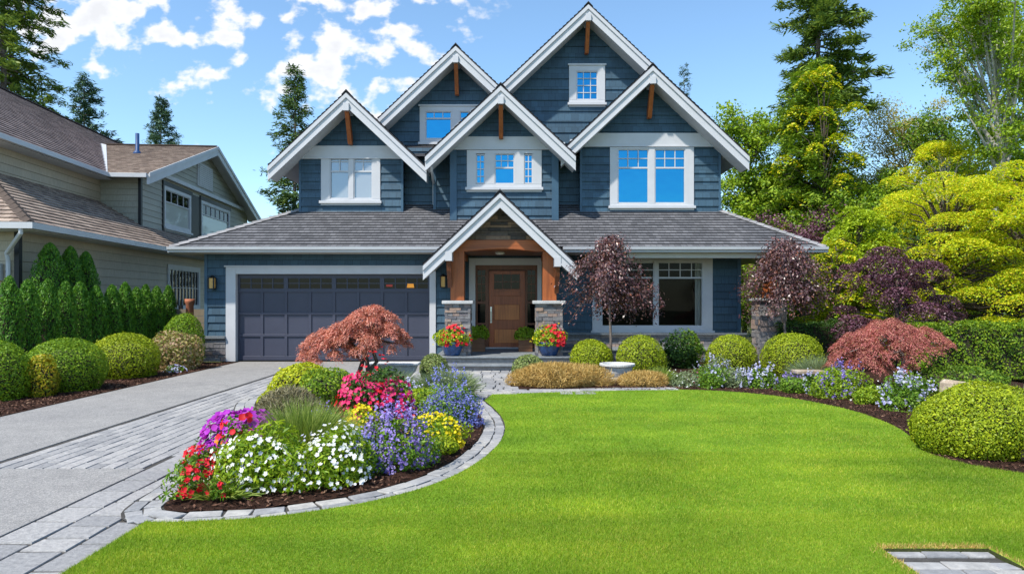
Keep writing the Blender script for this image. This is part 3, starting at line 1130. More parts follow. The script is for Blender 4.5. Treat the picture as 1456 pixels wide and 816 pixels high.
def weeping_maple(name, label, loc, lobes, mat, stems, n=9000, leaf=0.055, bark="bark", cat="tree", group=None):
    """laceleaf maple: overlapping domes of fine hanging sprays; lobes = (x, y, top, rx, ry, drop, share)"""
    o = thing(name, label, cat, loc, 0, group)
    Ps, Ns, Ts = [], [], []
    brs = []
    tot = sum(l[6] for l in lobes)
    for (cx, cy, top, rx, ry, drop, share) in lobes:
        npad = 24
        for k in range(npad):
            th0 = k * 2.399 + rng.normal() * 0.25
            s0 = math.sqrt((k + 0.4) / npad)
            c = np.array([cx + math.cos(th0) * s0 * rx, cy + math.sin(th0) * s0 * ry, top - drop * s0 ** 2.1 - rng.uniform(0, 0.10) * drop])
            m = int(n * share / tot / npad * rng.uniform(0.7, 1.3))
            pr = rng.uniform(0.24, 0.36) * (rx + ry) / 1.2 * 0.62
            th = rng.uniform(0, 6.283, m)
            s = np.sqrt(rng.random(m)) * (1 + 0.18 * np.sin(4 * th + k) + 0.12 * np.sin(9 * th))
            out = np.array([math.cos(th0), math.sin(th0)]) * s0
            g = np.stack([np.cos(th) * s * pr + out[0] * 0.05, np.sin(th) * s * pr + out[1] * 0.05, -pr * 0.55 * s ** 2 + rng.normal(size=m) * 0.018 - rng.random(m) ** 3 * pr * 0.3], 1)
            g[:, 2] -= 0.42 * np.maximum(0, g[:, 0] * out[0] + g[:, 1] * out[1])
            Ps.append(c + g)
            Ts.append(np.stack([np.cos(th) * 0.7 + out[0], np.sin(th) * 0.7 + out[1], -0.10 - 0.55 * s], 1) + rng.normal(size=(m, 3)) * 0.5)
            Ns.append(np.stack([np.cos(th) * s * 0.8, np.sin(th) * s * 0.8, 0.9 * np.ones(m)], 1) + rng.normal(size=(m, 3)) * 0.5)
            if k % 3 == 0:
                e = stems[k % len(stems)][-1]
                q0 = np.array(e) * np.array([1, 1, 0.9])
                q2 = c - np.array([0, 0, pr * 0.5])
                brs.append(([tuple(q0), tuple(q0 * 0.45 + q2 * 0.55 + np.array([0, 0, -0.02])), tuple(q2)], 0.012, 0.004))
    P_, N_, T_ = np.concatenate(Ps), np.concatenate(Ns), np.concatenate(Ts)
    P_[:, 2] = np.maximum(P_[:, 2], 0.03)
    v, f = kites(P_, N_, leaf * rng.uniform(0.6, 1.4, len(P_)), 0.26, T_, 0.05)
    np_mesh("crown", v, f, mat, o)
    b = MB()
    for st in stems:
        k = len(st)
        b.tube(st, [0.05 * (1 - 0.5 * i / (k - 1)) for i in range(k)], 7)
    b.build("trunk", bark, o, smooth=True)
    limbs_mesh(brs, "branches", bark, o, 4)
    return o


def spire(name, label, loc, r, h, mat, n=5200, leaf=0.075, group=None, cat="conifer"):
    """columnar arborvitae: upright flat sprays round a narrow column"""
    o = thing(name, label, cat, loc, rng.uniform(0, 6.28), group)
    z = rng.random(n) ** 0.85
    th = rng.uniform(0, 6.283, n)
    prof = r * np.minimum(1, 2.05 * (1 - z) ** 0.54) * (0.86 + 0.18 * np.minimum(1, z * 5))
    k = 1 + 0.10 * np.sin(3 * th + 9 * z) + 0.07 * np.sin(7 * th - 14 * z)
    dep = 1 - 0.35 * rng.random(n) ** 2
    p = np.stack([np.cos(th) * prof * k * dep, np.sin(th) * prof * k * dep, 0.03 + z * (h - 0.05)], 1)
    T = np.stack([np.cos(th) * 0.45, np.sin(th) * 0.45, np.ones(n)], 1) + rng.normal(size=(n, 3)) * 0.28
    N_ = np.stack([np.cos(th), np.sin(th), 0.25 * np.ones(n)], 1) + rng.normal(size=(n, 3)) * 0.7
    v, f = kites(p, N_, leaf * rng.uniform(0.6, 1.35, n), 0.34, T, 0.05)
    np_mesh("foliage", v, f, mat, o)
    b = MB()
    b.lathe([(r * 0.5, 0), (r * 0.72, h * 0.2), (r * 0.68, h * 0.6), (r * 0.3, h * 0.88), (0.01, h * 0.95)], 10)  # wide solid core, its dark colour painting the shade between sprays
    b.build("trunk", "shaded_core", o, smooth=True)
    return o


def tuft_dome(name, label, cat, loc, rx, ry, h, mat, n, leaf=0.10, w=0.12, amp=0.06, group=None):
    """a dome of fine upright twigs or blades pointing outwards"""
    o = thing(name, label, cat, loc, group=group)
    p, nn = shell(n, rx, ry, h, amp, 0.45, -0.55, 4.0)
    T = unit(nn + np.array([0, 0, 0.45]) + rng.normal(size=nn.shape) * 0.42)
    v, f = kites(p, rng.normal(size=nn.shape), leaf * rng.uniform(0.6, 1.4, n), w, T, 0.02)
    np_mesh("foliage", v, f, mat, o)
    core(o, rx, ry, h, 0.7)
    return o


# measured from the street survey photo: picture column/row at a known distance -> metres
def X_(px, y):
    return (px - 728) * y / 970


def Z_(py, y):
    return EYE + (425 - py) * y / 970


# ------------------------------------------------------------------ ground
def gp(px, py):
    y = 970 * EYE / (py - 425)
    return ((px - 728) * y / 970, y)


g = MB()
g.face([(-400, -60, -0.10), (400, -60, -0.10), (400, 900, -0.10), (-400, 900, -0.10)])
tag(g.build("ground", "earth"), kind="structure")

ISL_IN = smooth_line([(-2.62, 5.14), (-2.15, 5.12), (-1.72, 5.24), (-1.2, 5.58), (-0.80, 6.12), (-0.50, 7.0), (-0.36, 8.0), (-0.40, 9.0), (-0.62, 10.2), (-0.95, 11.4), (-1.4, 12.4), (-2.2, 13.0), (-3.2, 12.9), (-3.9, 12.1), (-4.0, 10.8), (-3.55, 9.4), (-3.1, 8.0), (-2.85, 6.8), (-2.72, 5.8)], 8, True)


def offset_poly(poly, d):
    out, n = [], len(poly)
    for i in range(n):
        a, b = Vector(poly[i - 1]), Vector(poly[(i + 1) % n])
        t = (b - a).normalized()
        out.append((poly[i][0] + t.y * d, poly[i][1] - t.x * d))
    return out


LAWN_EDGE_R = [(-0.33, 11.25), (0.37, 11.42), (1.2, 11.6), (2.07, 11.75), (3.3, 11.76), (4.25, 11.1), (4.75, 9.9), (4.78, 8.8), (4.62, 8.0), (4.32, 7.25), (4.24, 6.8), (4.42, 6.35), (4.85, 5.95), (5.7, 5.3), (7.0, 4.4), (8.0, 3.2), (8.5, 0.0), (8.6, -6.0)]
lawn_r = smooth_line(LAWN_EDGE_R, 8)
isl_out = offset_poly(ISL_IN, 0.27)
# the lawn meets the stone edging along the front and right of the island bed
k0 = min(range(len(isl_out)), key=lambda i: (isl_out[i][0] + 2.6) ** 2 + (isl_out[i][1] - 4.9) ** 2)
k1 = min(range(len(isl_out)), key=lambda i: (isl_out[i][0] + 0.33) ** 2 + (isl_out[i][1] - 10.6) ** 2)
arc = isl_out[k0:k1 + 1] if k0 <= k1 else isl_out[k0:] + isl_out[:k1 + 1]
lawn_poly = arc + lawn_r + [(-2.3, -6.0), (-2.45, 2.0), (-2.58, 3.9)]
PAD = [(2.33, 2.2), (3.0, 2.2), (3.0, 4.30), (2.33, 4.30)]
# lawn sheet, cut round the little paved pad
X0, X1 = 2.33, 3.0


def lawn_mesh():
    m = MB()
    tris = tessellate_polygon([[Vector((x, y, 0)) for x, y in lawn_poly], [Vector((x, y, 0)) for x, y in PAD]])
    allp = lawn_poly + PAD
    for t in tris:
        pts = [Vector((allp[i][0], allp[i][1], 0.03)) for i in t]
        if (pts[1] - pts[0]).cross(pts[2] - pts[0]).z < 0:
            pts.reverse()
        m.face(pts)
    for i in range(4):
        a, b = PAD[i], PAD[(i + 1) % 4]
        m.face([(b[0], b[1], 0.03), (a[0], a[1], 0.03), (a[0], a[1], -0.09), (b[0], b[1], -0.09)], mi=1)
    return m.build("lawn", ["turf", "earth"])


tag(lawn_mesh(), kind="structure")

# driveway
dr = MB()
dr.face([(-7.0, -6, -0.010), (-1.2, -6, -0.010), (-1.2, 17.6, -0.010), (-7.0, 17.6, -0.010)])
tag(dr.build("driveway_base", "joint"), kind="structure")
dr = MB()
dr.box(-4.84, -3.46, -6, 6.44, -0.06, 0.0)
dr.box(-6.95, -4.86, -6, 6.44, -0.06, 0.0)
dr.box(-6.95, -5.06, 6.47, 12.0, -0.06, 0.0)
dr.box(-6.95, -5.06, 12.015, 17.45, -0.06, 0.0)
dr.box(-5.045, -1.6, 14.9, 17.45, -0.06, 0.0)
tag(dr.build("driveway", "agg", bevel=0.006), kind="structure")


def paver(m, cx, cy, w, l, h, ang=0.0, top=0.0, jit=0.006):
    """one paving stone with chipped, slightly uneven corners"""
    ca, sa = math.cos(ang), math.sin(ang)
    pts = []
    dz = random.uniform(-0.003, 0.003)
    for (a, b) in ((-1, -1), (1, -1), (1, 1), (-1, 1)):
        x, y = a * w / 2 + random.uniform(-jit, jit), b * l / 2 + random.uniform(-jit, jit)
        pts.append((cx + x * ca - y * sa, cy + x * sa + y * ca))
    ins = []
    for (x, y) in pts:
        ins.append((cx + (x - cx) * (1 - 0.008 / max(w, 0.05)), cy + (y - cy) * (1 - 0.008 / max(l, 0.05))))
    p = [(x, y, top - h) for x, y in pts] + [(x, y, top - 0.006) for x, y in pts] + [(x, y, top + dz) for x, y in ins]
    f = [(8, 9, 10, 11)]
    for i in range(4):
        j = (i + 1) % 4
        f += [(i, j, 4 + j, 4 + i), (4 + i, 4 + j, 8 + j, 8 + i)]
    m.solid(p, f)


pv = MB()
isl_np = np.array(isl_out)


isl_mid = offset_poly(ISL_IN, 0.12)


def in_isl(x, y):
    return bool(inside(isl_mid, np.array([x]), np.array([y]))[0])


# field of narrow stones running towards the garage
x = -4.98
row = 0
while x < -2.4:
    w = 0.135
    y = 6.455 if x + w / 2 < -3.45 else 6.99
    first = True
    while y < 14.85:
        l = random.choice([0.2, 0.27, 0.27, 0.34]) * (random.uniform(0.5, 1) if first else 1)
        first = False
        cx, cy = x + w / 2, y + l / 2
        if not in_isl(cx, cy):
            paver(pv, cx, cy, w - 0.011, l - 0.012, 0.05, jit=0.003)
        y += l
    x += w
    row += 1
# broad border band in the foreground, three courses of larger stones
for (xa, w) in ((-3.44, 0.30), (-3.135, 0.30), (-2.83, 0.26)):
    y = -6.0 + random.uniform(0, 0.3)
    while y < 6.98:
        l = random.choice([0.24, 0.34, 0.44, 0.44])
        l = min(l, 7.0 - y)
        if not in_isl(xa + w / 2, y + l / 2):
            if w > 0.28 and random.random() < 0.25:
                paver(pv, xa + w * 0.25, y + l / 2, w / 2 - 0.014, l - 0.026, 0.05)
                paver(pv, xa + w * 0.75, y + l / 2, w / 2 - 0.014, l - 0.026, 0.05)
            else:
                paver(pv, xa + w / 2, y + l / 2, w - 0.016, l - 0.026, 0.05)
        y += l
tag(pv.build("paver_driveway", "paver"), kind="structure")

# two-row stone edging round the island bed
ed = MB()
line = offset_poly(ISL_IN, 0.075)
line2 = offset_poly(ISL_IN, 0.205)


def edging(m, poly, w, lmean, top):
    n = len(poly)
    acc = [0.0]
    for i in range(n):
        a, b = poly[i], poly[(i + 1) % n]
        acc.append(acc[-1] + math.hypot(b[0] - a[0], b[1] - a[1]))
    s = 0.0
    while s < acc[-1] - 0.05:
        l = lmean * random.uniform(0.75, 1.3)
        mid = s + l / 2
        i = max(k for k in range(n) if acc[k] <= mid)
        t = (mid - acc[i]) / max(1e-6, acc[i + 1] - acc[i])
        a, b = poly[i], poly[(i + 1) % n]
        cx, cy = a[0] + (b[0] - a[0]) * t, a[1] + (b[1] - a[1]) * t
        paver(m, cx, cy, l - 0.022, w - 0.006, 0.07, math.atan2(b[1] - a[1], b[0] - a[0]), top, 0.010)
        s += l


edging(ed, line, 0.135, 0.26, 0.020)
edging(ed, line2, 0.115, 0.22, 0.018)
tag(ed.build("stone_edging", "flag"), kind="structure")
eb = MB()
no = offset_poly(ISL_IN, 0.285)
ni = offset_poly(ISL_IN, -0.02)
for i in range(len(no)):
    j = (i + 1) % len(no)
    eb.face([(*ni[i], 0.006), (*no[i], 0.006), (*no[j], 0.006), (*ni[j], 0.006)])
tag(eb.build("edging_base", "joint"), kind="structure")


# island bed: mulch mounded towards the middle
def mound(name, poly, h, mat, z0=0.02):
    m = MB()
    cx, cy = sum(p[0] for p in poly) / len(poly), sum(p[1] for p in poly) / len(poly)
    K = 8
    rings = []
    for k in range(K):
        t = 1 - k / K
        zz = z0 + h * (1 - t ** 2) ** 0.8
        rings.append([(cx + (px - cx) * t, cy + (py - cy) * t, zz + random.uniform(-0.008, 0.008)) for px, py in poly])
    n = len(poly)
    for k in range(K - 1):
        for i in range(n):
            j = (i + 1) % n
            m.face([rings[k][i], rings[k][j], rings[k + 1][j], rings[k + 1][i]])
    for i in range(n):
        m.face([rings[-1][i], rings[-1][(i + 1) % n], (cx, cy, z0 + h)])
    return tag(m.build(name, mat), kind="structure")


mound("mulch_island", ISL_IN, 0.10, "mulch")

# planting beds either side and in front of the house
right_bed = lawn_r[16:] + [(30, -6), (30, 18.6), (1.3, 18.6), (1.3, 12.15)]
strip = smooth_line([(0.0, 11.9), (0.9, 12.05), (1.7, 12.15), (2.6, 12.2)], 6)
bed_poly = [p for p in lawn_r if p[0] > 2.0 and p[1] > -5.9] + [(9.6, -6), (9.6, 13.2), (7.6, 18.6), (1.32, 18.6), (1.32, 15.3), (0.2, 14.6), (-0.05, 12.6), (0.0, 11.95), (1.2, 12.05)]
sheet("mulch_bed", bed_poly, 0.022, "mulch")
sheet("mulch_border", [(-11.5, -6), (-6.97, -6), (-6.97, 17.3), (-11.5, 17.3)], 0.0, "mulch")

# walk from drive and lawn to the steps
wk = MB()
wk.face([(-4.2, 10.3, -0.012), (3.2, 10.3, -0.012), (3.2, 15.4, -0.012), (-4.2, 15.4, -0.012)])
tag(wk.build("walkway_base", "joint"), kind="structure")
wk = MB()
y = 10.6
while y < 15.0:
    dy = random.uniform(0.26, 0.36)
    x = -1.5 + random.uniform(-0.15, 0.15)
    while x < 1.25:
        w = random.uniform(0.17, 0.28)
        cx, cy = x + w / 2, y + dy / 2
        if not in_isl(cx, cy) and not (cx > 0.05 and cy > 12.0 and cy < 14.6) and not (cy < 11.3 and cx > -0.4):
            paver(wk, cx, cy, w - 0.02, dy - 0.02, 0.05, random.uniform(-0.04, 0.04), 0.03, 0.018)
        x += w
    y += dy
x = -4.1
while x < -1.4:
    y = 12.9
    while y < 14.9:
        if not in_isl(x + 0.13, y + 0.15):
            paver(wk, x + 0.13, y + 0.15, 0.245, 0.285, 0.05, 0, 0.01, 0.01)
        y += 0.3
    x += 0.26
tag(wk.build("walkway", "flag"), kind="structure")
st = MB()
path = [(-0.35, 11.50), (0.37, 11.64), (1.2, 11.82), (2.07, 11.95), (2.9, 11.98)]
path = smooth_line(path, 6)
for a, b in zip(path, path[1:]):
    ang = math.atan2(b[1] - a[1], b[0] - a[0])
    l = math.hypot(b[0] - a[0], b[1] - a[1])
    for off, w in ((0.0, 0.16), (0.17, 0.15)):
        paver(st, (a[0] + b[0]) / 2 - math.sin(ang) * (off - 0.12), (a[1] + b[1]) / 2 + math.cos(ang) * (off - 0.12), l - 0.012, w, 0.06, ang, 0.034, 0.008)
tag(st.build("lawn_edging", "flag"), kind="structure")

# sunken paved pad at the near edge of the lawn
pdm = MB()
pdm.face([(X0 - 0.0, 2.1, 0.0), (X1 + 0.0, 2.1, 0.0), (X1, 4.30, 0.0), (X0, 4.30, 0.0)])
tag(pdm.build("pad_base", "joint"), kind="structure")
pdm = MB()
y = 2.25
while y < 4.2:
    dy = random.uniform(0.10, 0.15)
    x = X0 + 0.005
    while x < X1 - 0.03:
        w = min(random.uniform(0.14, 0.3), X1 - 0.005 - x)
        if y + dy < 4.22:
            paver(pdm, x + w / 2, y + dy / 2, w - 0.014, dy - 0.014, 0.05, 0, 0.018, 0.013)
        x += w
    y += dy
x = X0 + 0.005
while x < X1 - 0.03:
    w = min(random.uniform(0.14, 0.26), X1 - 0.005 - x)
    paver(pdm, x + w / 2, 4.255, w - 0.012, 0.075, 0.05, 0, 0.012, 0.006)
    x += w
tag(pdm.build("paved_pad", "flag"), kind="structure")


# ------------------------------------------------------------------ the blue house
house = thing("house", "two storey navy blue shingled house with white gables and a double garage", "house", (0, 17.5, 0))
HO = Vector((0, 17.5, 0))


def put(o):
    """hang a part built in world coordinates under the house"""
    o.matrix_parent_inverse = Matrix.Translation(-HO)
    return o


def part(mb, name, mats, parent=None, **kw):
    o = mb.build(name, mats, parent or house, **kw)
    return o if parent else put(o)


TAN = 0.94


def gable(ax, za, yf, yb, xl, xr, tan=TAN, board=0.30, bracket=True, parent=None, over=0.61):
    """a gable roof: shingles, soffit, bargeboards, peak bracket"""
    cosA = 1 / math.hypot(1, tan)
    sinA = tan * cosA
    zz = lambda x: za - tan * abs(x - ax)
    m = MB()
    Fx = Frame((0, 0, 0), (1, 0, 0), (0, 0, 1))  # u = x, v = z, n = -y
    for xe in (xl, xr):
        m.prism(Fx, [(ax, za - 0.05), (xe, zz(xe) - 0.05), (xe, zz(xe)), (ax, za)] if xe < ax else [(xe, zz(xe) - 0.05), (ax, za - 0.05), (ax, za), (xe, zz(xe))], -yb, -yf + 0.01, 1)
        Ln = abs(xe - ax) / cosA
        if xe < ax:
            F = Frame((xe, yb, zz(xe)), (0, -1, 0), (cosA, 0, sinA))
        else:
            F = Frame((xe, yf - 0.02, zz(xe)), (0, 1, 0), (-cosA, 0, sinA))
        m.courses(F, [(0, 0), (yb - yf + 0.02, 0), (yb - yf + 0.02, Ln), (0, Ln)], 0.15, 0.022, seed=xe * 3)
    # ridge caps
    y = yf - 0.04
    while y < yb:
        m.prism(Fx, [(ax - 0.13, za - 0.13 * tan + 0.03), (ax, za + 0.015), (ax + 0.13, za - 0.13 * tan + 0.03), (ax, za + 0.05)], -min(y + 0.24, yb), -y, 1)
        y += 0.25
    roof = part(m, "roof", ["roof", "roof_edge"])
    s = MB()
    for xe in (xl, xr):
        e = xe + (0.03 if xe < ax else -0.03)
        a, b = (e, ax) if xe < ax else (ax, e)
        s.prism(Fx, [(a, zz(a) - 0.12), (b, zz(b) - 0.12), (b, zz(b) - 0.052), (a, zz(a) - 0.052)], -yb, -yf - over)
        V = board / cosA - 0.03
        s.prism(Fx, [(a, zz(a) - V), (b, zz(b) - V), (b, zz(b) - 0.052), (a, zz(a) - 0.052)], -yf - over, -yf - 0.031)
    part(s, "soffit", "soffit", roof)
    for xe in (xl, xr):
        w = MB()
        a, b = (xe, ax) if xe < ax else (ax, xe)
        V = board / cosA
        w.prism(Fx, [(a, zz(a) - V), (b, zz(b) - V), (b, zz(b) - 0.053), (a, zz(a) - 0.053)], -yf - 0.03, -yf + 0.015)
        w.prism(Fx, [(a, zz(a) - V * 0.42), (b, zz(b) - V * 0.42), (b, zz(b) - 0.054), (a, zz(a) - 0.054)], -yf + 0.015, -yf + 0.05)
        w.prism(Fx, [(a, zz(a) - V - 0.003), (b, zz(b) - V - 0.003), (b, zz(b) - V + 0.035), (a, zz(a) - V + 0.035)], -yf + 0.015, -yf + 0.028)
        part(w, "bargeboard", "white", roof)
    if bracket:
        k = MB()
        zt = za - board / cosA * 0.78
        k.box(ax - 0.075, ax + 0.075, yf - 0.07, yf + 0.5, zt - 0.2, zt, 1)
        F = Frame((ax, 0, 0), (0, 1, 0), (0, 0, 1))
        k.prism(F, [(yf + 0.02, zt - 0.21), (yf + 0.14, zt - 0.21), (yf + 0.52, zt - 0.80), (yf + 0.52, zt - 0.98), (yf + 0.38, zt - 0.98)], -0.055, 0.055, 0)
        part(k, "bracket", ["timber", "white"], roof)
    return roof


def gable_wall(y, x0, x1, zb, ax, za, holes=(), zshift=-0.12, name="wall", step=0.225, extra=None):
    zz = lambda x: za + zshift - TAN * abs(x - ax)
    poly = [(x0, zb), (x1, zb), (x1, zz(x1)), (ax, za + zshift), (x0, zz(x0))]
    m = MB()
    m.courses(wallS(y), poly, step, 0.032, holes, seed=x0 * 7.3, v0=zb)
    if extra:
        extra(m)
    return part(m, name, ["blue", "blue_trim"])


def window(F, x0, x1, z0, z1, units, glass="glass", sill=0.07, head=0.06, proud=0.045, parent=None, hole=None, mat="white", crown=True, shift=None):
    """cased window: units = (gx0, gx1, gz0, gz1, cols, rows of small lights, z where they end)"""
    m = MB()
    gz0, gz1 = min(u[2] for u in units), max(u[3] for u in units)
    xs = [x0] + [v for u in units for v in (u[0], u[1])] + [x1]
    for a, b in zip(xs[0::2], xs[1::2]):
        m.fbox(F, a, b, gz0, gz1, -0.03, proud)
    m.fbox(F, x0, x1, gz1, z1, -0.03, proud + 0.002)
    if z0 < gz0:
        m.fbox(F, x0, x1, z0, gz0, -0.03, proud - 0.003)
    if crown:
        m.fbox(F, x0 - 0.035, x1 + 0.035, z1, z1 + 0.045, -0.01, proud + 0.035)
    # sash bars just inside each light
    for u in units:
        s = 0.028
        m.fbox(F, u[0], u[0] + s, u[2], u[3], -0.02, proud - 0.02)
        m.fbox(F, u[1] - s, u[1], u[2], u[3], -0.02, proud - 0.02)
        m.fbox(F, u[0] + s, u[1] - s, u[2], u[2] + s, -0.02, proud - 0.02)
        m.fbox(F, u[0] + s, u[1] - s, u[3] - s, u[3], -0.02, proud - 0.02)
    w = m.build("window", mat, parent or house)
    subs = [w]
    s = MB()
    s.fbox(F, x0 - 0.04, x1 + 0.04, z0 - sill, z0, -0.01, proud + 0.06)
    s.fbox(F, x0 - 0.01, x1 + 0.01, z0 - sill - 0.05, z0 - sill, -0.01, proud - 0.01)
    subs.append(s.build("sill", mat, w))
    for i, u in enumerate(units):
        gm = glass[i] if isinstance(glass, (list, tuple)) else glass
        p = MB()
        p.face([F.p(u[0], u[2], -0.012), F.p(u[1], u[2], -0.012), F.p(u[1], u[3], -0.012), F.p(u[0], u[3], -0.012)])
        subs.append(p.build("pane", gm, w))
        gx0, gx1, a, b, cols, rows, zs = u
        if cols:
            r = MB()
            t = 0.011
            for c in range(1, cols):
                xx = gx0 + (gx1 - gx0) * c / cols
                r.fbox(F, xx - t, xx + t, zs, b - 0.028, -0.008, proud - 0.026)
            for k in range(0 if zs > a + 0.01 else 1, rows):
                z = zs + (b - zs) * k / rows
                tt = t * (2.0 if k == 0 else 1)
                r.fbox(F, gx0 + 0.028, gx1 - 0.028, z - tt, z + tt, -0.008, proud - 0.024)
            subs.append(r.build("grille", mat, w))
    return w, subs


def hwindow(y, px0, px1, py0, py1, units, **kw):
    F = wallS(y)
    us = [(X_(a, y), X_(b, y), Z_(d, y), Z_(c, y), cols, rows, Z_(s, y)) for (a, b, c, d, cols, rows, s) in units]
    w, subs = window(F, X_(px0, y), X_(px1, y), Z_(py1, y), Z_(py0, y), us, **kw)
    w.matrix_parent_inverse = Matrix.Translation(-HO)
    return w


def whole(y, px0, px1, py0, py1, inset=0.03):
    return (X_(px0, y) + inset, X_(px1, y) - inset, Z_(py1, y) + inset, Z_(py0, y) - inset)


# --- lower skirt roof
T1 = 0.64
c1 = 1 / math.hypot(1, T1)
m = MB()
EX0, EX1, EY, EZ = -8.5, 7.79, 16.9, 2.88
F = Frame((EX0, EY, EZ), (1, 0, 0), (0, c1, T1 * c1))
m.courses(F, [(0, 0), (EX1 - EX0, 0), (5.32 - EX0, 2.1 / c1), (-5.4 - EX0, 2.1 / c1)], 0.15, 0.024)
tl = 1.344 / 3.1
cl = 1 / math.hypot(1, tl)
F = Frame((EX0, 27, EZ), (0, -1, 0), (cl, 0, tl * cl))
m.courses(F, [(0, 0), (10.1, 0), (8.0, 3.1 / cl), (0, 3.1 / cl)], 0.15, 0.024, seed=3)
tr = 1.344 / 2.47
cr = 1 / math.hypot(1, tr)
F = Frame((EX1, EY, EZ), (0, 1, 0), (-cr, 0, tr * cr))
m.courses(F, [(0, 0), (10.1, 0), (10.1, 2.47 / cr), (2.1, 2.47 / cr)], 0.15, 0.024, seed=5)
for (a, b) in (((EX0, EY, EZ), (-5.4, 19.0, EZ + 1.344)), ((EX1, EY, EZ), (5.32, 19.0, EZ + 1.344))):
    a, b = Vector(a), Vector(b)
    n = 17
    d = (b - a).normalized()
    side = Vector((-d.y, d.x, 0)).normalized()
    for i in range(n):
        p, q = a.lerp(b, i / n), a.lerp(b, (i + 1.12) / n)
        up = Vector((0, 0, 0.035))
        lo = Vector((0, 0, -0.05))
        m.solid([p + up * 1.6, p + side * 0.13 + lo + up, p - side * 0.13 + lo + up, q + up * 0.9, q + side * 0.13 + lo + up * 0.5, q - side * 0.13 + lo + up * 0.5],
                [(0, 1, 4, 3), (0, 3, 5, 2), (0, 2, 1), (1, 2, 5, 4)], 1)
# little roof over the recess between the two left gables
F = Frame((-5.7, 18.72, 5.50), (1, 0, 0), (0, 0.9, 0.42))
m.courses(F, [(0, 0), (11.3, 0), (11.3, 1.5), (0, 1.5)], 0.15, 0.022, seed=8)
roof1 = part(m, "roof", ["roof", "ridge"])
s = MB()
s.box(EX0 + 0.03, EX1 - 0.03, EY + 0.02, 18.02, 2.745, 2.765)
s.box(EX0 + 0.03, -7.8, EY + 0.02, 27, 2.7451, 2.7652)
s.box(5.95, EX1 - 0.03, 18.03, 27, 2.7449, 2.7649)
part(s, "soffit", "cream", roof1)
for (x0, x1) in ((EX0, -1.78), (1.26, EX1)):
    gt = MB()
    Fg = Frame((0, 0, 0), (0, 1, 0), (0, 0, 1))  # u = y, v = z, n = x
    gt.prism(Fg, [(EY + 0.03, 2.75), (EY - 0.06, 2.75), (EY - 0.075, 2.80), (EY - 0.12, 2.82), (EY - 0.13, 2.885), (EY + 0.03, 2.885)], x0, x1)
    part(gt, "gutter", "gutter", roof1)
for xg in (EX0, EX1):
    gt = MB()
    gt.box(xg - 0.05 if xg < 0 else xg - 0.03, xg + 0.03 if xg < 0 else xg + 0.05, EY + 0.03, 27, 2.75, 2.875)
    part(gt, "gutter", "gutter", roof1)

# --- ground-floor walls
GY = 17.5
GX0, GX1, GZ1 = X_(336, GY), X_(611, GY), Z_(389.7, GY)
TX0, TX1, TZ1 = X_(322, GY), X_(620, GY), Z_(379.6, GY)
m = MB()
m.courses(wallS(GY), [(-7.85, 0), (-1.5, 0), (-1.5, 2.745), (-7.85, 2.745)], 0.2, 0.030, [(TX0 + 0.03, TX1 - 0.03, -0.1, TZ1 - 0.03)])
m.courses(wallW(-7.85), [(-27, 0), (-17.5, 0), (-17.5, 2.745), (-27, 2.745)], 0.2, 0.030)
m.courses(wallE(-1.5), [(17.5, 0), (18.0, 0), (18.0, 2.745), (17.5, 2.745)], 0.2, 0.030)
m.box(-7.88, -7.80, GY - 0.035, GY + 0.05, 0, 2.744, 1)
m.box(-1.56, -1.47, GY - 0.035, GY + 0.05, 0, 2.744, 1)
part(m, "wall", ["blue", "blue_trim"])

RY = 18.0
DX0, DX1, DZ1 = X_(667, RY), X_(770, RY), Z_(367, RY)
BW = (X_(842, RY), X_(1012.6, RY), Z_(470, RY), Z_(363.6, RY))
m = MB()
m.courses(wallS(RY), [(-1.5, 0.3), (6.0, 0.3), (6.0, 2.745), (-1.5, 2.745)], 0.2, 0.030, [(DX0 + 0.03, DX1 - 0.03, 0.2, DZ1 - 0.03), (BW[0] + 0.03, BW[1] - 0.03, BW[2] + 0.03, BW[3] - 0.03)])
m.courses(wallE(6.0), [(18.0, 0), (27, 0), (27, 2.745), (18.0, 2.745)], 0.2, 0.030)
m.box(5.94, 6.03, RY - 0.035, RY + 0.05, 0, 2.744, 1)
part(m, "wall", ["blue", "blue_trim"])
for dims in ((-7.85, 6.0, 26.9, 27.0, 0, 2.74), (-5.7, 5.6, 26.8, 26.9, 2.7, 5.6)):
    b = MB()
    b.box(*dims)
    part(b, "wall", "blue_trim")

# --- garage door
trim = MB()
trim.box(TX0, GX0, GY - 0.05, GY + 0.14, 0.0, TZ1)
trim.box(GX1, TX1, GY - 0.05, GY + 0.14, 0.0, TZ1)
trim.box(GX0, GX1, GY - 0.052, GY + 0.14, GZ1, TZ1 - 0.002)
trim.box(TX0 - 0.03, TX1 + 0.03, GY - 0.085, GY - 0.01, TZ1 - 0.004, TZ1 + 0.035)
gtrim = part(trim, "garage_trim", "white", bevel=0.006)
d = MB()
dy = GY + 0.12
d.box(GX0, GX1, dy, dy + 0.03, 0.02, GZ1)
zr = [Z_(p, GY) for p in (511.5, 507.5, 475, 472.5, 447.2, 444.4, 415.6, 412)]
rows = [(Z_(506.5, GY), Z_(478.8, GY)), (Z_(475.3, GY), Z_(447.6, GY)), (Z_(444, GY), Z_(415.5, GY))]
cols = []
W8 = (GX1 - GX0) / 8
gap = 0.055
for i in range(8):
    cols.append((GX0 + i * W8 + gap / 2 + 0.01, GX0 + (i + 1) * W8 - gap / 2 - 0.01))
zc = [0.02] + [v for r in rows for v in r] + [GZ1]
for z0, z1 in zip(zc[0:-1:2], zc[1::2]):
    if z1 < GZ1 - 1e-3:
        d.box(GX0, GX1, dy - 0.03, dy, z0, z1)
wz0, wz1 = Z_(411, GY), Z_(394.5, GY)
d.box(GX0, GX1, dy - 0.03, dy, rows[2][1], wz0)
d.box(GX0, GX1, dy - 0.03, dy, wz1, GZ1)
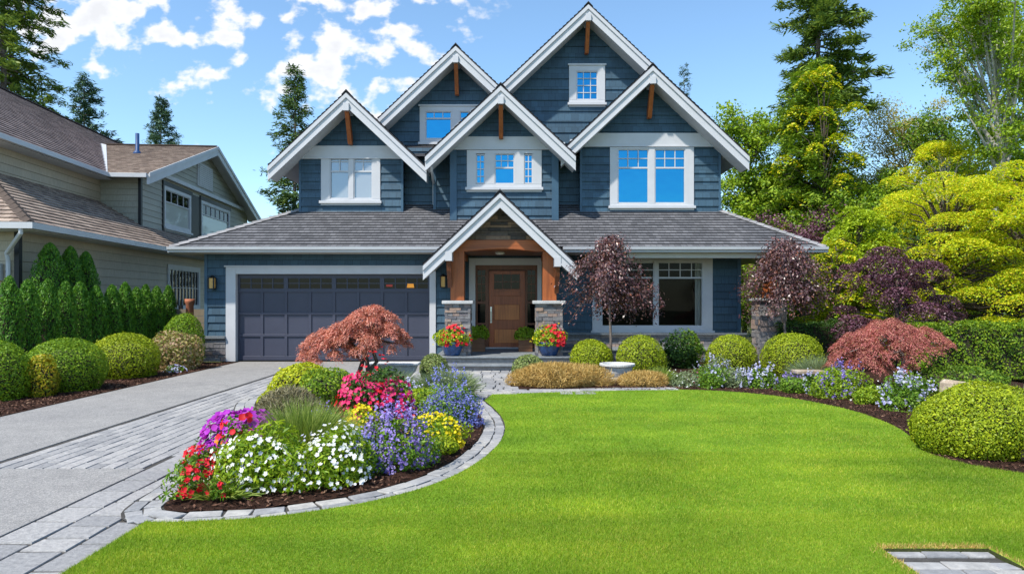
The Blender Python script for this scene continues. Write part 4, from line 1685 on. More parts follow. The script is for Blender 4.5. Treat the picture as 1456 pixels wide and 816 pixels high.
xc = [GX0] + [v for c in cols for v in c] + [GX1]
for (z0, z1) in rows:
    for x0, x1 in zip(xc[0::2], xc[1::2]):
        d.box(x0, x1, dy - 0.028, dy, z0, z1)
groups = [(cols[2 * i][0] + 0.02, cols[2 * i + 1][1] - 0.02) for i in range(4)]
xg = [GX0] + [v for c in groups for v in c] + [GX1]
for x0, x1 in zip(xg[0::2], xg[1::2]):
    d.box(x0, x1, dy - 0.028, dy, wz0, wz1)
for z in (rows[0][1] + 0.03, rows[1][1] + 0.03, (rows[2][1] + wz0) / 2):
    pass
gdoor = part(d, "garage_door", "garage", bevel=0.005)
for gi, (x0, x1) in enumerate(groups):
    p = MB()
    p.box(x0, x1, dy - 0.006, dy - 0.003, wz0, wz1)
    pane = part(p, "pane", "glass_dark", gdoor)
    p = MB()
    for k in range(1, 4):
        xx = x0 + (x1 - x0) * k / 4
        p.box(xx - 0.011, xx + 0.011, dy - 0.022, dy - 0.007, wz0, wz1)
    zz = (wz0 + wz1) / 2
    p.box(x0, x1, dy - 0.020, dy - 0.007, zz - 0.009, zz + 0.009)
    p.box(x0, x1, dy - 0.020, dy - 0.007, wz0, wz0 + 0.018)
    p.box(x0, x1, dy - 0.020, dy - 0.007, wz1 - 0.018, wz1)
    part(p, "grille", "garage", gdoor)
p = MB()
p.prism(wallS(dy - 0.0065), [(X_(577.5, GY), Z_(409, GY)), (X_(588, GY), Z_(409, GY)), (X_(587, GY), Z_(402.5, GY)), (X_(578.5, GY), Z_(402.5, GY))], 0.0, 0.001)
tag(part(p, "orange_patch", "glow_orange", gdoor), "small glowing orange patch on the garage window pane")
p = MB()
p.box(X_(548, GY), X_(557, GY), dy - 0.0075, dy - 0.0065, Z_(407.5, GY), Z_(404.5, GY))
tag(part(p, "red_patch", "glow_red", gdoor), "small glowing red patch on the garage window pane")


# --- stone wainscots
def ledge(m, F, u0, u1, v0, v1, n0=0.0, hmin=0.05, hmax=0.11, lmin=0.14, lmax=0.42, depth=0.05):
    """stacked ledge stones of uneven length and projection"""
    v = v0
    while v < v1 - 0.01:
        h = min(random.uniform(hmin, hmax), v1 - v)
        if v1 - v - h < 0.03:
            h = v1 - v
        u = u0
        while u < u1 - 0.01:
            l = min(random.uniform(lmin, lmax), u1 - u)
            if u1 - u - l < 0.08:
                l = u1 - u
            m.fbox(F, u + 0.003, u + l - 0.003, v + 0.003, v + h - 0.003, n0 - 0.02, n0 + random.uniform(0.35, 1.0) * depth)
            u += l
        v += h


m = MB()
ledge(m, wallS(GY), -7.9, TX0, 0, Z_(481, GY), 0.02)
ledge(m, wallW(-7.85), -18.5, -17.5, 0, Z_(481, GY), 0.02)
wsc = part(m, "stone_base", "stone")
m = MB()
m.box(-7.97, TX0 - 0.002, GY - 0.12, GY + 0.0, Z_(481, GY), Z_(477.5, GY))
part(m, "stone_cap", "bluestone", wsc)
m = MB()
ledge(m, wallS(RY), 1.25, 6.05, 0, 0.66, 0.03, 0.06, 0.12, 0.2, 0.6)
ledge(m, wallE(6.0), 18.0, 19.2, 0, 0.66, 0.02)
wsc = part(m, "stone_base", "stone")
m = MB()
m.box(1.25, 6.15, RY - 0.16, RY + 0.0, 0.662, 0.72)
part(m, "stone_cap", "bluestone", wsc)

# --- porch
m = MB()
m.box(-1.72, 1.62, 15.42, RY, -0.05, 0.262)
m.box(-1.5, 1.95, 15.02, 15.42, -0.05, 0.112)
steps = part(m, "porch_step", "stone")
m = MB()
m.box(-1.76, 1.66, 15.36, RY - 0.01, 0.262, 0.30)
m.box(-1.54, 1.99, 14.96, 15.44, 0.112, 0.15)
part(m, "tread", "bluestone", steps, bevel=0.01)

# side terrace along the front of the right wing
m = MB()
ledge(m, wallS(17.15), 1.7, 5.9, 0, 0.30, 0, 0.06, 0.12, 0.2, 0.5)
m.box(1.7, 5.9, 17.17, RY - 0.07, 0, 0.29)
tr_ = part(m, "terrace", "stone")
m = MB()
m.box(1.62, 5.98, 17.06, RY - 0.07, 0.302, 0.345)
part(m, "tread", "bluestone", tr_, bevel=0.008)

PY = 15.9
for (xa, xb) in ((X_(634, PY), X_(670, PY)), (X_(761, PY), X_(799, PY))):
    m = MB()
    zt = Z_(432, PY)
    y0, y1 = PY - 0.29, PY + 0.29
    ledge(m, wallS(y0 + 0.04), xa, xb, 0.30, zt, 0, 0.05, 0.10, 0.10, 0.3)
    ledge(m, wallE(xb - 0.04), y0, y1, 0.30, zt, 0, 0.05, 0.10, 0.10, 0.3)
    ledge(m, wallW(xa + 0.04), -y1, -y0, 0.30, zt, 0, 0.05, 0.10, 0.10, 0.3)
    m.box(xa + 0.05, xb - 0.05, y0 + 0.05, y1 + 0.02, 0.3, zt)
    pier = part(m, "stone_pier", "stone")
    m = MB()
    m.box(xa - 0.06, xb + 0.06, y0 - 0.06, y1 + 0.06, zt, zt + 0.075)
    part(m, "stone_cap", "cap", pier, bevel=0.012)
    m = MB()
    cx = (X_(651, PY)) if xa < 0 else X_(781, PY)
    m.box(cx - 0.16, cx + 0.16, PY - 0.15, PY + 0.15, zt + 0.075, Z_(356, PY) + 0.002)
    part(m, "post", "timber", bevel=0.01)
# arched beam
PAX, PAZ, PYF = -0.27, 4.03, 15.4
BX0, BX1 = X_(641, PY), X_(783, PY)
zcut = lambda x: PAZ - 0.145 - TAN * abs(x - PAX)
zb0, zb1 = Z_(357, PY), Z_(342, PY)
xt = (PAZ - 0.145 - zb1) / TAN
pts = [(PAX - xt, zb1), (BX0, zcut(BX0)), (BX0, zb0 - 0.02)]
for i in range(13):
    t = i / 12
    pts.append((BX0 + 0.33 + (BX1 - BX0 - 0.66) * t, zb0 - 0.02 + 0.055 * math.sin(math.pi * t)))
pts += [(BX1, zb0 - 0.02), (BX1, zcut(BX1)), (PAX + xt, zb1)]
m = MB()
m.prism(wallS(PY), pts, -0.12, 0.165)
part(m, "beam", "timber_x", bevel=0.008)
# side beams to the house
for cx in (X_(651, PY), X_(781, PY)):
    m = MB()
    m.box(cx - 0.1, cx + 0.1, PY + 0.121, RY - 0.01, zb0 - 0.13, zb0 + 0.02)
    part(m, "beam", "timber")
m = MB()
m.box(BX0, BX1, PY + 0.121, RY - 0.002, zb0 + 0.0205, zb0 + 0.05)
part(m, "porch_ceiling", "door_dark")
m = MB()
m.lathe([(0.001, 0), (0.10, 0.005), (0.12, 0.05), (0.12, 0.06)], 16, (X_(711, 16.6), 16.6, zb0 - 0.04))
part(m, "ceiling_lamp", "curtain", smooth=True)
proof = gable(PAX, PAZ, PYF, 18.3, X_(601.5, PYF), X_(820.5, PYF), bracket=False, board=0.27, over=0.39)
# stone-faced gable over the beam
m = MB()
zg = lambda x: PAZ - 0.13 - TAN * abs(x - PAX)
v = zb1 + 0.004
while v < PAZ - 0.2:
    h = random.uniform(0.05, 0.10)
    half = (PAZ - 0.15 - (v + h)) / TAN
    if half < 0.03:
        break
    u = PAX - half
    while u < PAX + half - 0.01:
        l = min(random.uniform(0.16, 0.5), PAX + half - u)
        m.fbox(wallS(PY - 0.1), u + 0.003, u + l - 0.003, v + 0.003, v + h - 0.003, -0.06, random.uniform(0.0, 0.04))
        u += l
    v += h
m.prism(wallS(PY - 0.1), [(PAX - xt + 0.04, zb1 + 0.005), (PAX + xt - 0.04, zb1 + 0.005), (PAX, PAZ - 0.14)], -0.09, -0.05)
part(m, "gable_cladding", "gable_stone")
# knee braces under the porch eaves
for cx, sgn in ((X_(639, 15.6), -1), (X_(792, 15.6), 1)):
    k = MB()
    zt = PAZ - TAN * abs(cx - PAX) - 0.30
    k.box(cx - 0.075, cx + 0.075, PYF - 0.03, PY - 0.17, zt - 0.18, zt + 0.04, 1)
    Fk = Frame((cx, 0, 0), (0, 1, 0), (0, 0, 1))
    k.prism(Fk, [(PYF + 0.0, zt - 0.181), (PYF + 0.13, zt - 0.181), (PYF + 0.22, zt - 0.36), (PY - 0.17, zt - 0.58), (PY - 0.17, zt - 0.78), (PYF + 0.24, zt - 0.6), (PYF + 0.06, zt - 0.40)], -0.05, 0.05, 0)
    part(k, "bracket", ["door_dark", "white"], proof)

# --- front door
F = wallS(RY)
m = MB()
ix0, ix1, iz1 = X_(676, RY), X_(764, RY), Z_(377, RY)
m.fbox(F, DX0, ix0, 0.3, DZ1, -0.1, 0.05)
m.fbox(F, ix1, DX1, 0.3, DZ1, -0.1, 0.05)
m.fbox(F, ix0, ix1, iz1, DZ1 - 0.002, -0.1, 0.052)
part(m, "door_trim", "white", bevel=0.005)
m = MB()
d0, d1 = X_(695, RY), X_(747, RY)   # door leaf
s0, s1 = X_(679, RY), X_(690, RY)   # sidelights
r0, r1 = X_(750, RY), X_(761, RY)
n1 = 0.0
for a, b_ in ((ix0, s0), (s1, d0), (d1, r0), (r1, ix1)):
    m.fbox(F, a, b_, 0.3, iz1, -0.1, n1)
m.fbox(F, ix0, ix1, Z_(384, RY), iz1, -0.098, n1 - 0.002)
for a, b_ in ((s0, s1), (r0, r1)):
    for (za_, zb_) in ((0.3, 0.42), (Z_(462, RY), Z_(459, RY)), (Z_(432, RY), Z_(428, RY))):
        m.fbox(F, a, b_, za_, zb_, -0.09, n1 - 0.006)
    m.fbox(F, a, b_, 0.42, Z_(480, RY), -0.09, n1 - 0.02)
dframe = part(m, "door_frame", "door_dark", bevel=0.004)
for a, b_ in ((s0, s1), (r0, r1)):
    p = MB()
    p.face([F.p(a, 0.42, -0.05), F.p(b_, 0.42, -0.05), F.p(b_, Z_(384, RY), -0.05), F.p(a, Z_(384, RY), -0.05)])
    part(p, "pane", "glass_dark", dframe)
    p = MB()
    for py in (392, 404, 416):
        p.fbox(F, a, b_, Z_(py, RY) - 0.01, Z_(py, RY) + 0.01, -0.048, -0.03)
    p.fbox(F, (a + b_) / 2 - 0.006, (a + b_) / 2 + 0.006, Z_(428, RY), Z_(384, RY), -0.047, -0.032)
    part(p, "grille", "door_dark", dframe)
m = MB()
zd0, zd1 = 0.325, Z_(385, RY)
xa, xb = d0 + 0.005, d1 - 0.005
lx, rx_ = X_(702.5, RY), X_(739, RY)
gz0_, gz1_ = Z_(411, RY), Z_(390, RY)
m.fbox(F, xa, lx, zd0, zd1, -0.07, -0.02)
m.fbox(F, rx_, xb, zd0, zd1, -0.07, -0.02)
rails = [(zd0, Z_(488, RY)), (Z_(468, RY), Z_(455, RY)), (Z_(433, RY), gz0_), (gz1_, zd1)]
for a, b_ in rails:
    m.fbox(F, lx, rx_, a, b_, -0.07, -0.021)
m.fbox(F, lx - 0.03, rx_ + 0.03, Z_(420.5, RY), Z_(414, RY), -0.02, 0.02)
m.fbox(F, lx, rx_, zd0, gz0_, -0.07, -0.045)
fdoor = part(m, "front_door", "door", bevel=0.004)
m = MB()
m.fbox(F, lx + 0.005, rx_ - 0.005, Z_(455, RY) + 0.005, Z_(433, RY) - 0.005, -0.044, -0.034)
m.fbox(F, lx + 0.005, rx_ - 0.005, Z_(488, RY) + 0.005, Z_(468, RY) - 0.005, -0.044, -0.034)
part(m, "door_panel", "door_light", fdoor, bevel=0.008)
m = MB()
m.fbox(F, lx, rx_, gz0_, gz1_, -0.06, -0.045)
part(m, "pane", "glass_dark", fdoor)
m = MB()
for k in (1, 2):
    xx = lx + (rx_ - lx) * k / 3
    m.fbox(F, xx - 0.012, xx + 0.012, gz0_, gz1_, -0.044, -0.025)
m.fbox(F, lx, rx_, (gz0_ + gz1_) / 2 - 0.01, (gz0_ + gz1_) / 2 + 0.01, -0.044, -0.027)
part(m, "grille", "door_dark", fdoor)
m = MB()
hx = X_(698.2, RY)
m.fbox(F, hx - 0.022, hx + 0.022, Z_(459, RY), Z_(436, RY), -0.019, -0.010)
m.tube([F.p(hx, Z_(457, RY), -0.01), F.p(hx, Z_(455, RY), 0.04), F.p(hx, Z_(446, RY), 0.05), F.p(hx, Z_(443.5, RY), -0.01)], 0.010, 8)
m.tube([F.p(hx, Z_(439, RY), -0.011), F.p(hx, Z_(439, RY), 0.012)], 0.02, 12)
part(m, "handle", "nickel", fdoor)
m = MB()
m.box(d0 - 0.1, d1 + 0.1, RY - 0.06, RY + 0.05, 0.302, 0.326)
part(m, "threshold", "cap")

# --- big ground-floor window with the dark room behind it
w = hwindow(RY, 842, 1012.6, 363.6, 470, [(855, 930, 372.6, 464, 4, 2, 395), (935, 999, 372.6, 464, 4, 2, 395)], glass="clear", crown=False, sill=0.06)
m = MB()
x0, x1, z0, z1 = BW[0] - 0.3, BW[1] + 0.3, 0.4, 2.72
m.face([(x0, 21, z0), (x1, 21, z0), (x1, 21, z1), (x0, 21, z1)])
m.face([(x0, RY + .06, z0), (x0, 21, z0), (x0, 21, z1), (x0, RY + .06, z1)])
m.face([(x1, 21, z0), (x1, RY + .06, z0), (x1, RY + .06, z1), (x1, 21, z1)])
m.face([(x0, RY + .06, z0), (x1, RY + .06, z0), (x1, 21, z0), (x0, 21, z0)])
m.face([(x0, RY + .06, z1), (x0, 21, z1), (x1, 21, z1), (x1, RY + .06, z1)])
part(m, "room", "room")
m = MB()
cxa, cxb = X_(988, RY + 0.15), X_(1001, RY + 0.15)
pts = []
for i in range(25):
    t = i / 24
    pts.append((cxa + (cxb - cxa) * t, RY + 0.14 + 0.03 * math.sin(t * 22)))
for a, b_ in zip(pts, pts[1:]):
    m.face([(a[0], a[1], 0.75), (b_[0], b_[1], 0.75), (b_[0], b_[1], 2.6), (a[0], a[1], 2.6)])
part(m, "curtain", "curtain", smooth=True)

# --- upper storey
# left gable
AY, AYF = 18.6, 18.0
A = dict(ax=X_(492.5, AYF), za=Z_(130, AYF))
AX0, AX1 = X_(427, AY), X_(572, AY)
gable(A["ax"], A["za"], AYF, 26.9, X_(381, AYF), X_(606.5, AYF))
fz0, fz1 = Z_(225, AY), Z_(208, AY)
gable_wall(AY, AX0, AX1, 3.9, A["ax"], A["za"], [whole(AY, 457, 541, 207, 286)])
m = MB()
m.courses(wallE(AX1), [(AY, 3.9), (19.1, 3.9), (19.1, 5.9), (AY, 5.9)], 0.2, 0.030, v0=3.9)
m.courses(wallW(AX0), [(-26.9, 3.9), (-AY, 3.9), (-AY, 5.9), (-26.9, 5.9)], 0.2, 0.030, v0=3.9)
m.box(AX0 - 0.03, AX0 + 0.03, AY - 0.03, AY + 0.04, 3.9, fz0, 1)
m.box(AX1 - 0.03, AX1 + 0.03, AY - 0.03, AY + 0.04, 3.9, fz0, 1)
part(m, "wall", ["blue", "blue_trim"])


def frieze(y, yf, ax, za, x0, x1, py0, py1, tan=TAN):
    """white band across the foot of a gable, cut to the rake"""
    z0, z1 = Z_(py1, y), Z_(py0, y)
    lim = lambda z: (za - 0.13 - z) / tan
    a0, b0 = max(x0, ax - lim(z0)), min(x1, ax + lim(z0))
    a1, b1 = max(x0, ax - lim(z1)), min(x1, ax + lim(z1))
    m = MB()
    m.prism(wallS(y), [(a0, z0), (b0, z0), (b1, z1), (a1, z1)], -0.02, 0.05)
    m.fbox(wallS(y), a0 - 0.02 if a0 == x0 else a0 + 0.02, b0 - 0.02, z0 - 0.03, z0 - 0.001, -0.02, 0.075)
    # boxed returns out to the rake ends
    for (e, s) in ((a0, -1), (b0, 1)):
        m.box(e, e + s * 0.16, yf + 0.06, y - 0.04, z0 + 0.0, z0 + 0.06)
    part(m, "frieze", "white")


frieze(AY, AYF, A["ax"], A["za"], AX0 - 0.22, AX1 + 0.10, 208, 225)
hwindow(AY, 457, 541, 212, 286, [(469.5, 497, 216, 283, 2, 2, 244), (503, 530, 216, 283, 2, 2, 244)], glass=["blind", "blind"], crown=False)

# tall gable behind, left of centre
BY, BYF = 20.0, 19.4
Bx = dict(ax=X_(648, BYF), za=Z_(64, BYF))
gable(Bx["ax"], Bx["za"], BYF, 26.95, X_(537, BYF), X_(770, BYF))
gable_wall(BY, X_(551, BY), X_(745, BY), 5.6, Bx["ax"], Bx["za"], [whole(BY, 597, 699, 150, 203)], step=0.30)
hwindow(BY, 597, 699, 152, 203, [(605, 642, 159, 198, 3, 1, 169), (654, 691, 159, 198, 3, 1, 169)])

# main recessed wall between the gables
MY = 19.0
m = MB()
m.courses(wallS(MY), [(-5.7, 4.1), (5.6, 4.1), (5.6, 5.8), (-5.7, 5.8)], 0.2, 0.030, v0=4.1)
m.courses(wallE(5.66), [(18.6, 3.9), (26.9, 3.9), (26.9, 6.0), (18.6, 6.0)], 0.2, 0.030, v0=3.9)
# bay beside the centre gable
bx0, bx1 = X_(618, 18.8), X_(641, 18.2)
m.courses(wallS(18.75), [(bx0, 3.9), (bx1 + 0.02, 3.9), (bx1 + 0.02, 5.6), (bx0, 5.6)], 0.2, 0.030, v0=3.9)
m.courses(wallW(bx0), [(-MY, 3.9), (-18.75, 3.9), (-18.75, 5.6), (-MY, 5.6)], 0.2, 0.030, v0=3.9)
m.box(bx0 - 0.03, bx0 + 0.05, 18.71, 18.8, 3.9, 5.6, 1)
part(m, "wall", ["blue", "blue_trim"])

# centre gable with the triple window
CY, CYF = 18.2, 17.62
Cx = dict(ax=X_(712, CYF), za=Z_(120, CYF))
CX0, CX1 = X_(641, CY), X_(793, CY)
gable(Cx["ax"], Cx["za"], CYF, 22.0, X_(604.5, CYF), X_(818.5, CYF))
gable_wall(CY, CX0, CX1, 3.6, Cx["ax"], Cx["za"], [whole(CY, 664, 770, 213, 268)])
fzc = Z_(213, CY)
m = MB()
m.courses(wallE(CX1), [(CY, 3.6), (MY, 3.6), (MY, 5.6), (CY, 5.6)], 0.2, 0.030, v0=3.6)
m.fbox(wallS(CY), CX1 - 0.16, CX1 + 0.02, 3.6, fzc, -0.01, 0.045, 1)
part(m, "wall", ["blue", "blue_trim"])
m = MB()
m.courses(wallW(CX0), [(-MY, 3.6), (-CY, 3.6), (-CY, 5.6), (-MY, 5.6)], 0.2, 0.030, v0=3.6)
m.fbox(wallS(CY), CX0 - 0.02, CX0 + 0.16, 3.6, fzc, -0.01, 0.045, 1)
part(m, "wall", ["blue", "blue_trim"])
frieze(CY, CYF, Cx["ax"], Cx["za"], CX0 - 0.1, CX1 + 0.1, 195, 212)
hwindow(CY, 664, 770, 214, 267, [(677, 689.5, 220, 261.5, 2, 4, 261.4), (703.5, 731.5, 219, 262, 3, 2, 239), (745, 757.5, 220, 261.5, 2, 4, 261.4)], crown=False)

# top gable
DY, DYF = 20.3, 19.7
Dx = dict(ax=X_(836.5, DYF), za=Z_(5, DYF))
gable(Dx["ax"], Dx["za"], DYF, 27.0, X_(650, DYF), X_(1015, DYF))
gable_wall(DY, -0.9, 5.0, 4.3, Dx["ax"], Dx["za"], [whole(DY, 809, 860, 92, 147)], name="wall", step=0.32)
hwindow(DY, 809, 860, 94, 147, [(819.5, 849.5, 102, 142.5, 3, 4, 142.4)])

# right gable
EY2, EYF = 18.6, 18.0
Ex = dict(ax=X_(928, EYF), za=Z_(92, EYF))
EX0_, EX1_ = X_(826, EY2), X_(1023, EY2)
gable(Ex["ax"], Ex["za"], EYF, 26.9, X_(797.5, EYF), X_(1065, EYF))
gable_wall(EY2, EX0_, EX1_, 3.9, Ex["ax"], Ex["za"], [whole(EY2, 867, 986, 208, 294)])
m = MB()
m.courses(wallW(EX0_), [(-MY, 3.9), (-EY2, 3.9), (-EY2, 5.6), (-MY, 5.6)], 0.2, 0.030, v0=3.9)
fze = Z_(209, EY2)
m.box(EX0_ - 0.03, EX0_ + 0.03, EY2 - 0.03, EY2 + 0.04, 3.9, fze, 1)
m.box(EX1_ - 0.03, EX1_ + 0.03, EY2 - 0.03, EY2 + 0.04, 3.9, fze, 1)
part(m, "wall", ["blue", "blue_trim"])
frieze(EY2, EYF, Ex["ax"], Ex["za"], EX0_ - 0.30, EX1_ + 0.16, 190, 208)
hwindow(EY2, 867, 986, 210, 293, [(878, 922, 212.5, 289.5, 3, 2, 239), (930.5, 974, 212.5, 289.5, 3, 2, 239)], crown=False)

# downspout in the corner right of the left gable
m = MB()
m.tube([(X_(613, 17.7), 17.75, 5.05), (X_(613, 17.7), 17.8, 4.95), (X_(617, 18.9), 18.85, 4.75), (X_(617, 18.9), 18.9, 4.2)], 0.035, 8)
part(m, "downspout", "gutter")

# stone column carrying the right end of the eave
m = MB()
CYR = 17.1
xa, xb = X_(1074, CYR), X_(1112, CYR)
zt = 1.55
ledge(m, wallS(CYR - 0.28), xa, xb, 0, zt, 0, 0.07, 0.16, 0.14, 0.36)
ledge(m, wallE(xb - 0.04), CYR - 0.3, CYR + 0.3, 0, zt, 0, 0.07, 0.16, 0.14, 0.36)
ledge(m, wallW(xa + 0.04), -CYR - 0.3, -CYR + 0.3, 0, zt, 0, 0.07, 0.16, 0.14, 0.36)
m.box(xa + 0.05, xb - 0.05, CYR - 0.26, CYR + 0.28, 0, zt)
pier = part(m, "stone_pier", "stone")
m = MB()
m.box(xa - 0.05, xb + 0.05, CYR - 0.36, CYR + 0.36, zt, zt + 0.07)
part(m, "stone_cap", "cap", pier, bevel=0.01)
m = MB()
m.box((xa + xb) / 2 - 0.12, (xa + xb) / 2 + 0.12, CYR - 0.12, CYR + 0.12, zt + 0.07, 2.745)
part(m, "post", "timber")
m = MB()
m.box(1.9, EX1 - 0.4, CYR - 0.10, CYR + 0.10, 2.62, 2.744)
part(m, "beam", "cream")


# --- wall lanterns
def lantern(label, x, z):
    o = thing("wall_lantern", label, "lantern", (x, GY - 0.02, z), group="wall lanterns beside the garage")
    m = MB()
    m.box(-0.045, 0.045, -0.02, 0.0, -0.12, 0.12)
    m.box(-0.015, 0.015, -0.12, -0.02, 0.14, 0.165)
    m.lathe([(0.085, 0.115), (0.10, 0.125), (0.05, 0.165), (0.012, 0.19)], 4, (0, -0.12, 0))
    m.box(-0.075, 0.075, -0.195, -0.045, -0.165, -0.145)
    for sx in (-1, 1):
        for sy in (-1, 1):
            m.box(sx * 0.064 - 0.014, sx * 0.064 + 0.014, -0.12 + sy * 0.064 - 0.014, -0.12 + sy * 0.064 + 0.014, -0.145, 0.12)
    m.build("frame", "black", o)
    g_ = MB()
    g_.box(-0.06, 0.06, -0.18, -0.06, -0.143, 0.113)
    g_.build("lamp_glass", "amber", o)
    return o


lantern("black wall lantern with amber glass by the outer corner of the garage", X_(305, GY), Z_(402, GY))
lantern("black wall lantern with amber glass between garage door and porch pier", X_(631, GY), Z_(400, GY))

# ------------------------------------------------------------------ the neighbour's house
TH = math.atan(0.09)
NO = Vector((-10.1, 14.3, 0))
nb = thing("neighbour_house", "taupe neighbouring house with brown shake roofs and grey gutters", "house", NO, TH)


def npart(mb, name, mats, parent=None, **kw):
    return mb.build(name, mats, parent or nb, **kw)


GZ = 3.2     # lower eave
UZ = 5.6     # upper eave
m = MB()
m.courses(wallE(-0.55), [(0.55, 0), (20.5, 0), (20.5, GZ), (0.55, GZ)], 0.22, 0.018, [(8.35, 11.15, 1.3, 2.7)])
m.courses(wallS(0.55), [(-10, 0), (-0.55, 0), (-0.55, GZ), (-10, GZ)], 0.22, 0.018)
npart(m, "wall", ["taupe"])
m = MB()
m.box(-0.62, -0.52, 0.50, 0.62, 0, GZ)
npart(m, "corner_board", "n_dark")
m = MB()
m.courses(wallE(-2.6), [(2.6, 3.2), (20.6, 3.2), (20.6, UZ), (2.6, UZ)], 0.22, 0.018)
m.courses(wallS(2.6), [(-11, 3.2), (-2.6, 3.2), (-2.6, UZ), (-11, UZ)], 0.22, 0.018)
npart(m, "wall", ["taupe"])
# lower skirt roof with a hip
t = 0.60
c_ = 1 / math.hypot(1, t)
m = MB()
m.courses(Frame((0, 0, GZ), (0, 1, 0), (-c_, 0, t * c_)), [(0, 0), (21, 0), (21, 2.65 / c_), (2.65, 2.65 / c_)], 0.2, 0.03, butt=0.5)
m.courses(Frame((-12, 0, GZ), (1, 0, 0), (0, c_, t * c_)), [(0, 0), (12, 0), (12 - 2.65, 2.65 / c_), (0, 2.65 / c_)], 0.2, 0.03, seed=4, butt=0.5)
a, b = Vector((0, 0, GZ)), Vector((-2.65, 2.65, GZ + 2.65 * t))
for i in range(14):
    p, q = a.lerp(b, i / 14), a.lerp(b, (i + 1.2) / 14)
    sd = Vector((0.7, 0.7, 0)) * 0.13
    up = Vector((0, 0, 0.07))
    lo = Vector((0, 0, -0.03))
    m.solid([p + up, p + sd + lo, p - sd + lo, q + up * 0.7, q + sd + lo, q - sd + lo], [(0, 1, 4, 3), (0, 3, 5, 2), (0, 2, 1)], 0)
lroof = npart(m, "roof", ["n_roof"])
m = MB()
m.box(-0.02, 0.10, -0.1, 21, GZ - 0.13, GZ + 0.0)
m.box(-12, -0.021, -0.1, 0.02, GZ - 0.131, GZ - 0.001)
npart(m, "gutter", "gutter", lroof)
m = MB()
m.box(-0.6, -0.03, 0.03, 21, GZ - 0.15, GZ - 0.135)
m.box(-12, -0.6, 0.03, 0.6, GZ - 0.1505, GZ - 0.1355)
npart(m, "soffit", "n_white", lroof)
m = MB()
m.tube([(-0.16, -0.04, GZ - 0.1), (-0.16, -0.04, GZ - 0.22), (-0.72, 0.42, GZ - 0.62), (-0.72, 0.47, GZ - 0.8), (-0.72, 0.47, 0.0)], 0.045, 8)
npart(m, "downspout", "n_white", lroof)
# main roof, ridge along the street-to-back line, hipped to the street
t = 0.70
c_ = 1 / math.hypot(1, t)
gx, rx0 = -2.1, -6.85
m = MB()
m.courses(Frame((gx, 2.1, UZ), (0, 1, 0), (-c_, 0, t * c_)), [(0, 0), (19, 0), (19, 4.75 / c_), (4.75, 4.75 / c_)], 0.2, 0.03, butt=0.5)
m.courses(Frame((gx - 9.5, 2.1, UZ), (1, 0, 0), (0, c_, t * c_)), [(0, 0), (9.5, 0), (4.75, 4.75 / c_)], 0.2, 0.03, seed=6, butt=0.5)
m.courses(Frame((gx - 9.5, 21.1, UZ), (0, -1, 0), (c_, 0, t * c_)), [(0, 0), (19, 0), (19 - 4.75, 4.75 / c_), (0, 4.75 / c_)], 0.2, 0.03, seed=6, butt=0.5)
mroof = npart(m, "roof", ["n_roof2"])
m = MB()
m.box(rx0 - 0.1, rx0 + 0.1, 6.85, 21.1, UZ + 3.32, UZ + 3.36)
npart(m, "ridge_cap", "n_roof2", mroof)
m = MB()
m.box(gx - 0.02, gx + 0.10, 2.0, 7.55, UZ - 0.13, UZ)
m.box(gx - 9.5, gx - 0.021, 2.0, 2.12, UZ - 0.131, UZ - 0.001)
npart(m, "gutter", "gutter", mroof)
m = MB()
m.box(-2.65, gx - 0.03, 2.13, 8.0, UZ - 0.15, UZ - 0.135)
npart(m, "soffit", "n_white", mroof)
# cross gable facing the driveway
gy0, gy1, gym, gzr = 7.6, 20.6, 14.1, 7.88
tg = (gzr - UZ) / (gym - gy0)
cg = 1 / math.hypot(1, tg)
gf = -0.85
m = MB()
m.courses(Frame((-7, gy0, UZ), (1, 0, 0), (0, cg, tg * cg)), [(0, 0), (7 + gf, 0), (7 + gf, (gym - gy0) / cg), (0, (gym - gy0) / cg)], 0.2, 0.018, seed=9, butt=0.01)  # butt edges coloured dark to draw the shadow under each course
m.courses(Frame((gf, gy1, UZ), (-1, 0, 0), (0, -cg, tg * cg)), [(0, 0), (7 + gf, 0), (7 + gf, (gym - gy0) / cg), (0, (gym - gy0) / cg)], 0.2, 0.018, seed=9, butt=0.01)
m.box(-7, gf, gym - 0.1, gym + 0.1, gzr + 0.01, gzr + 0.05)
groof = npart(m, "roof", ["n_roof"])
Fn = Frame((gf, 0, 0), (0, 1, 0), (0, 0, 1))
for (a, b) in ((gy0, gym), (gym, gy1)):
    za_, zb_ = (UZ, gzr) if a == gy0 else (gzr, UZ)
    m = MB()
    m.prism(Fn, [(a, za_ - 0.34), (b, zb_ - 0.34), (b, zb_ - 0.01), (a, za_ - 0.01)], -0.04, 0.03)
    m.prism(Fn, [(a, za_ - 0.10), (b, zb_ - 0.10), (b, zb_ + 0.03), (a, za_ + 0.03)], 0.03, 0.06)
    npart(m, "bargeboard", "n_white", groof)
    m = MB()
    m.prism(Fn, [(a, za_ - 0.10), (b, zb_ - 0.10), (b, zb_ - 0.05), (a, za_ - 0.05)], -0.6, -0.045)
    npart(m, "soffit", "n_white", groof)
m = MB()
m.box(-2.7, gf - 0.02, gy0 - 0.1, gy0 + 0.02, UZ - 0.13, UZ)
npart(m, "gutter", "gutter", groof)
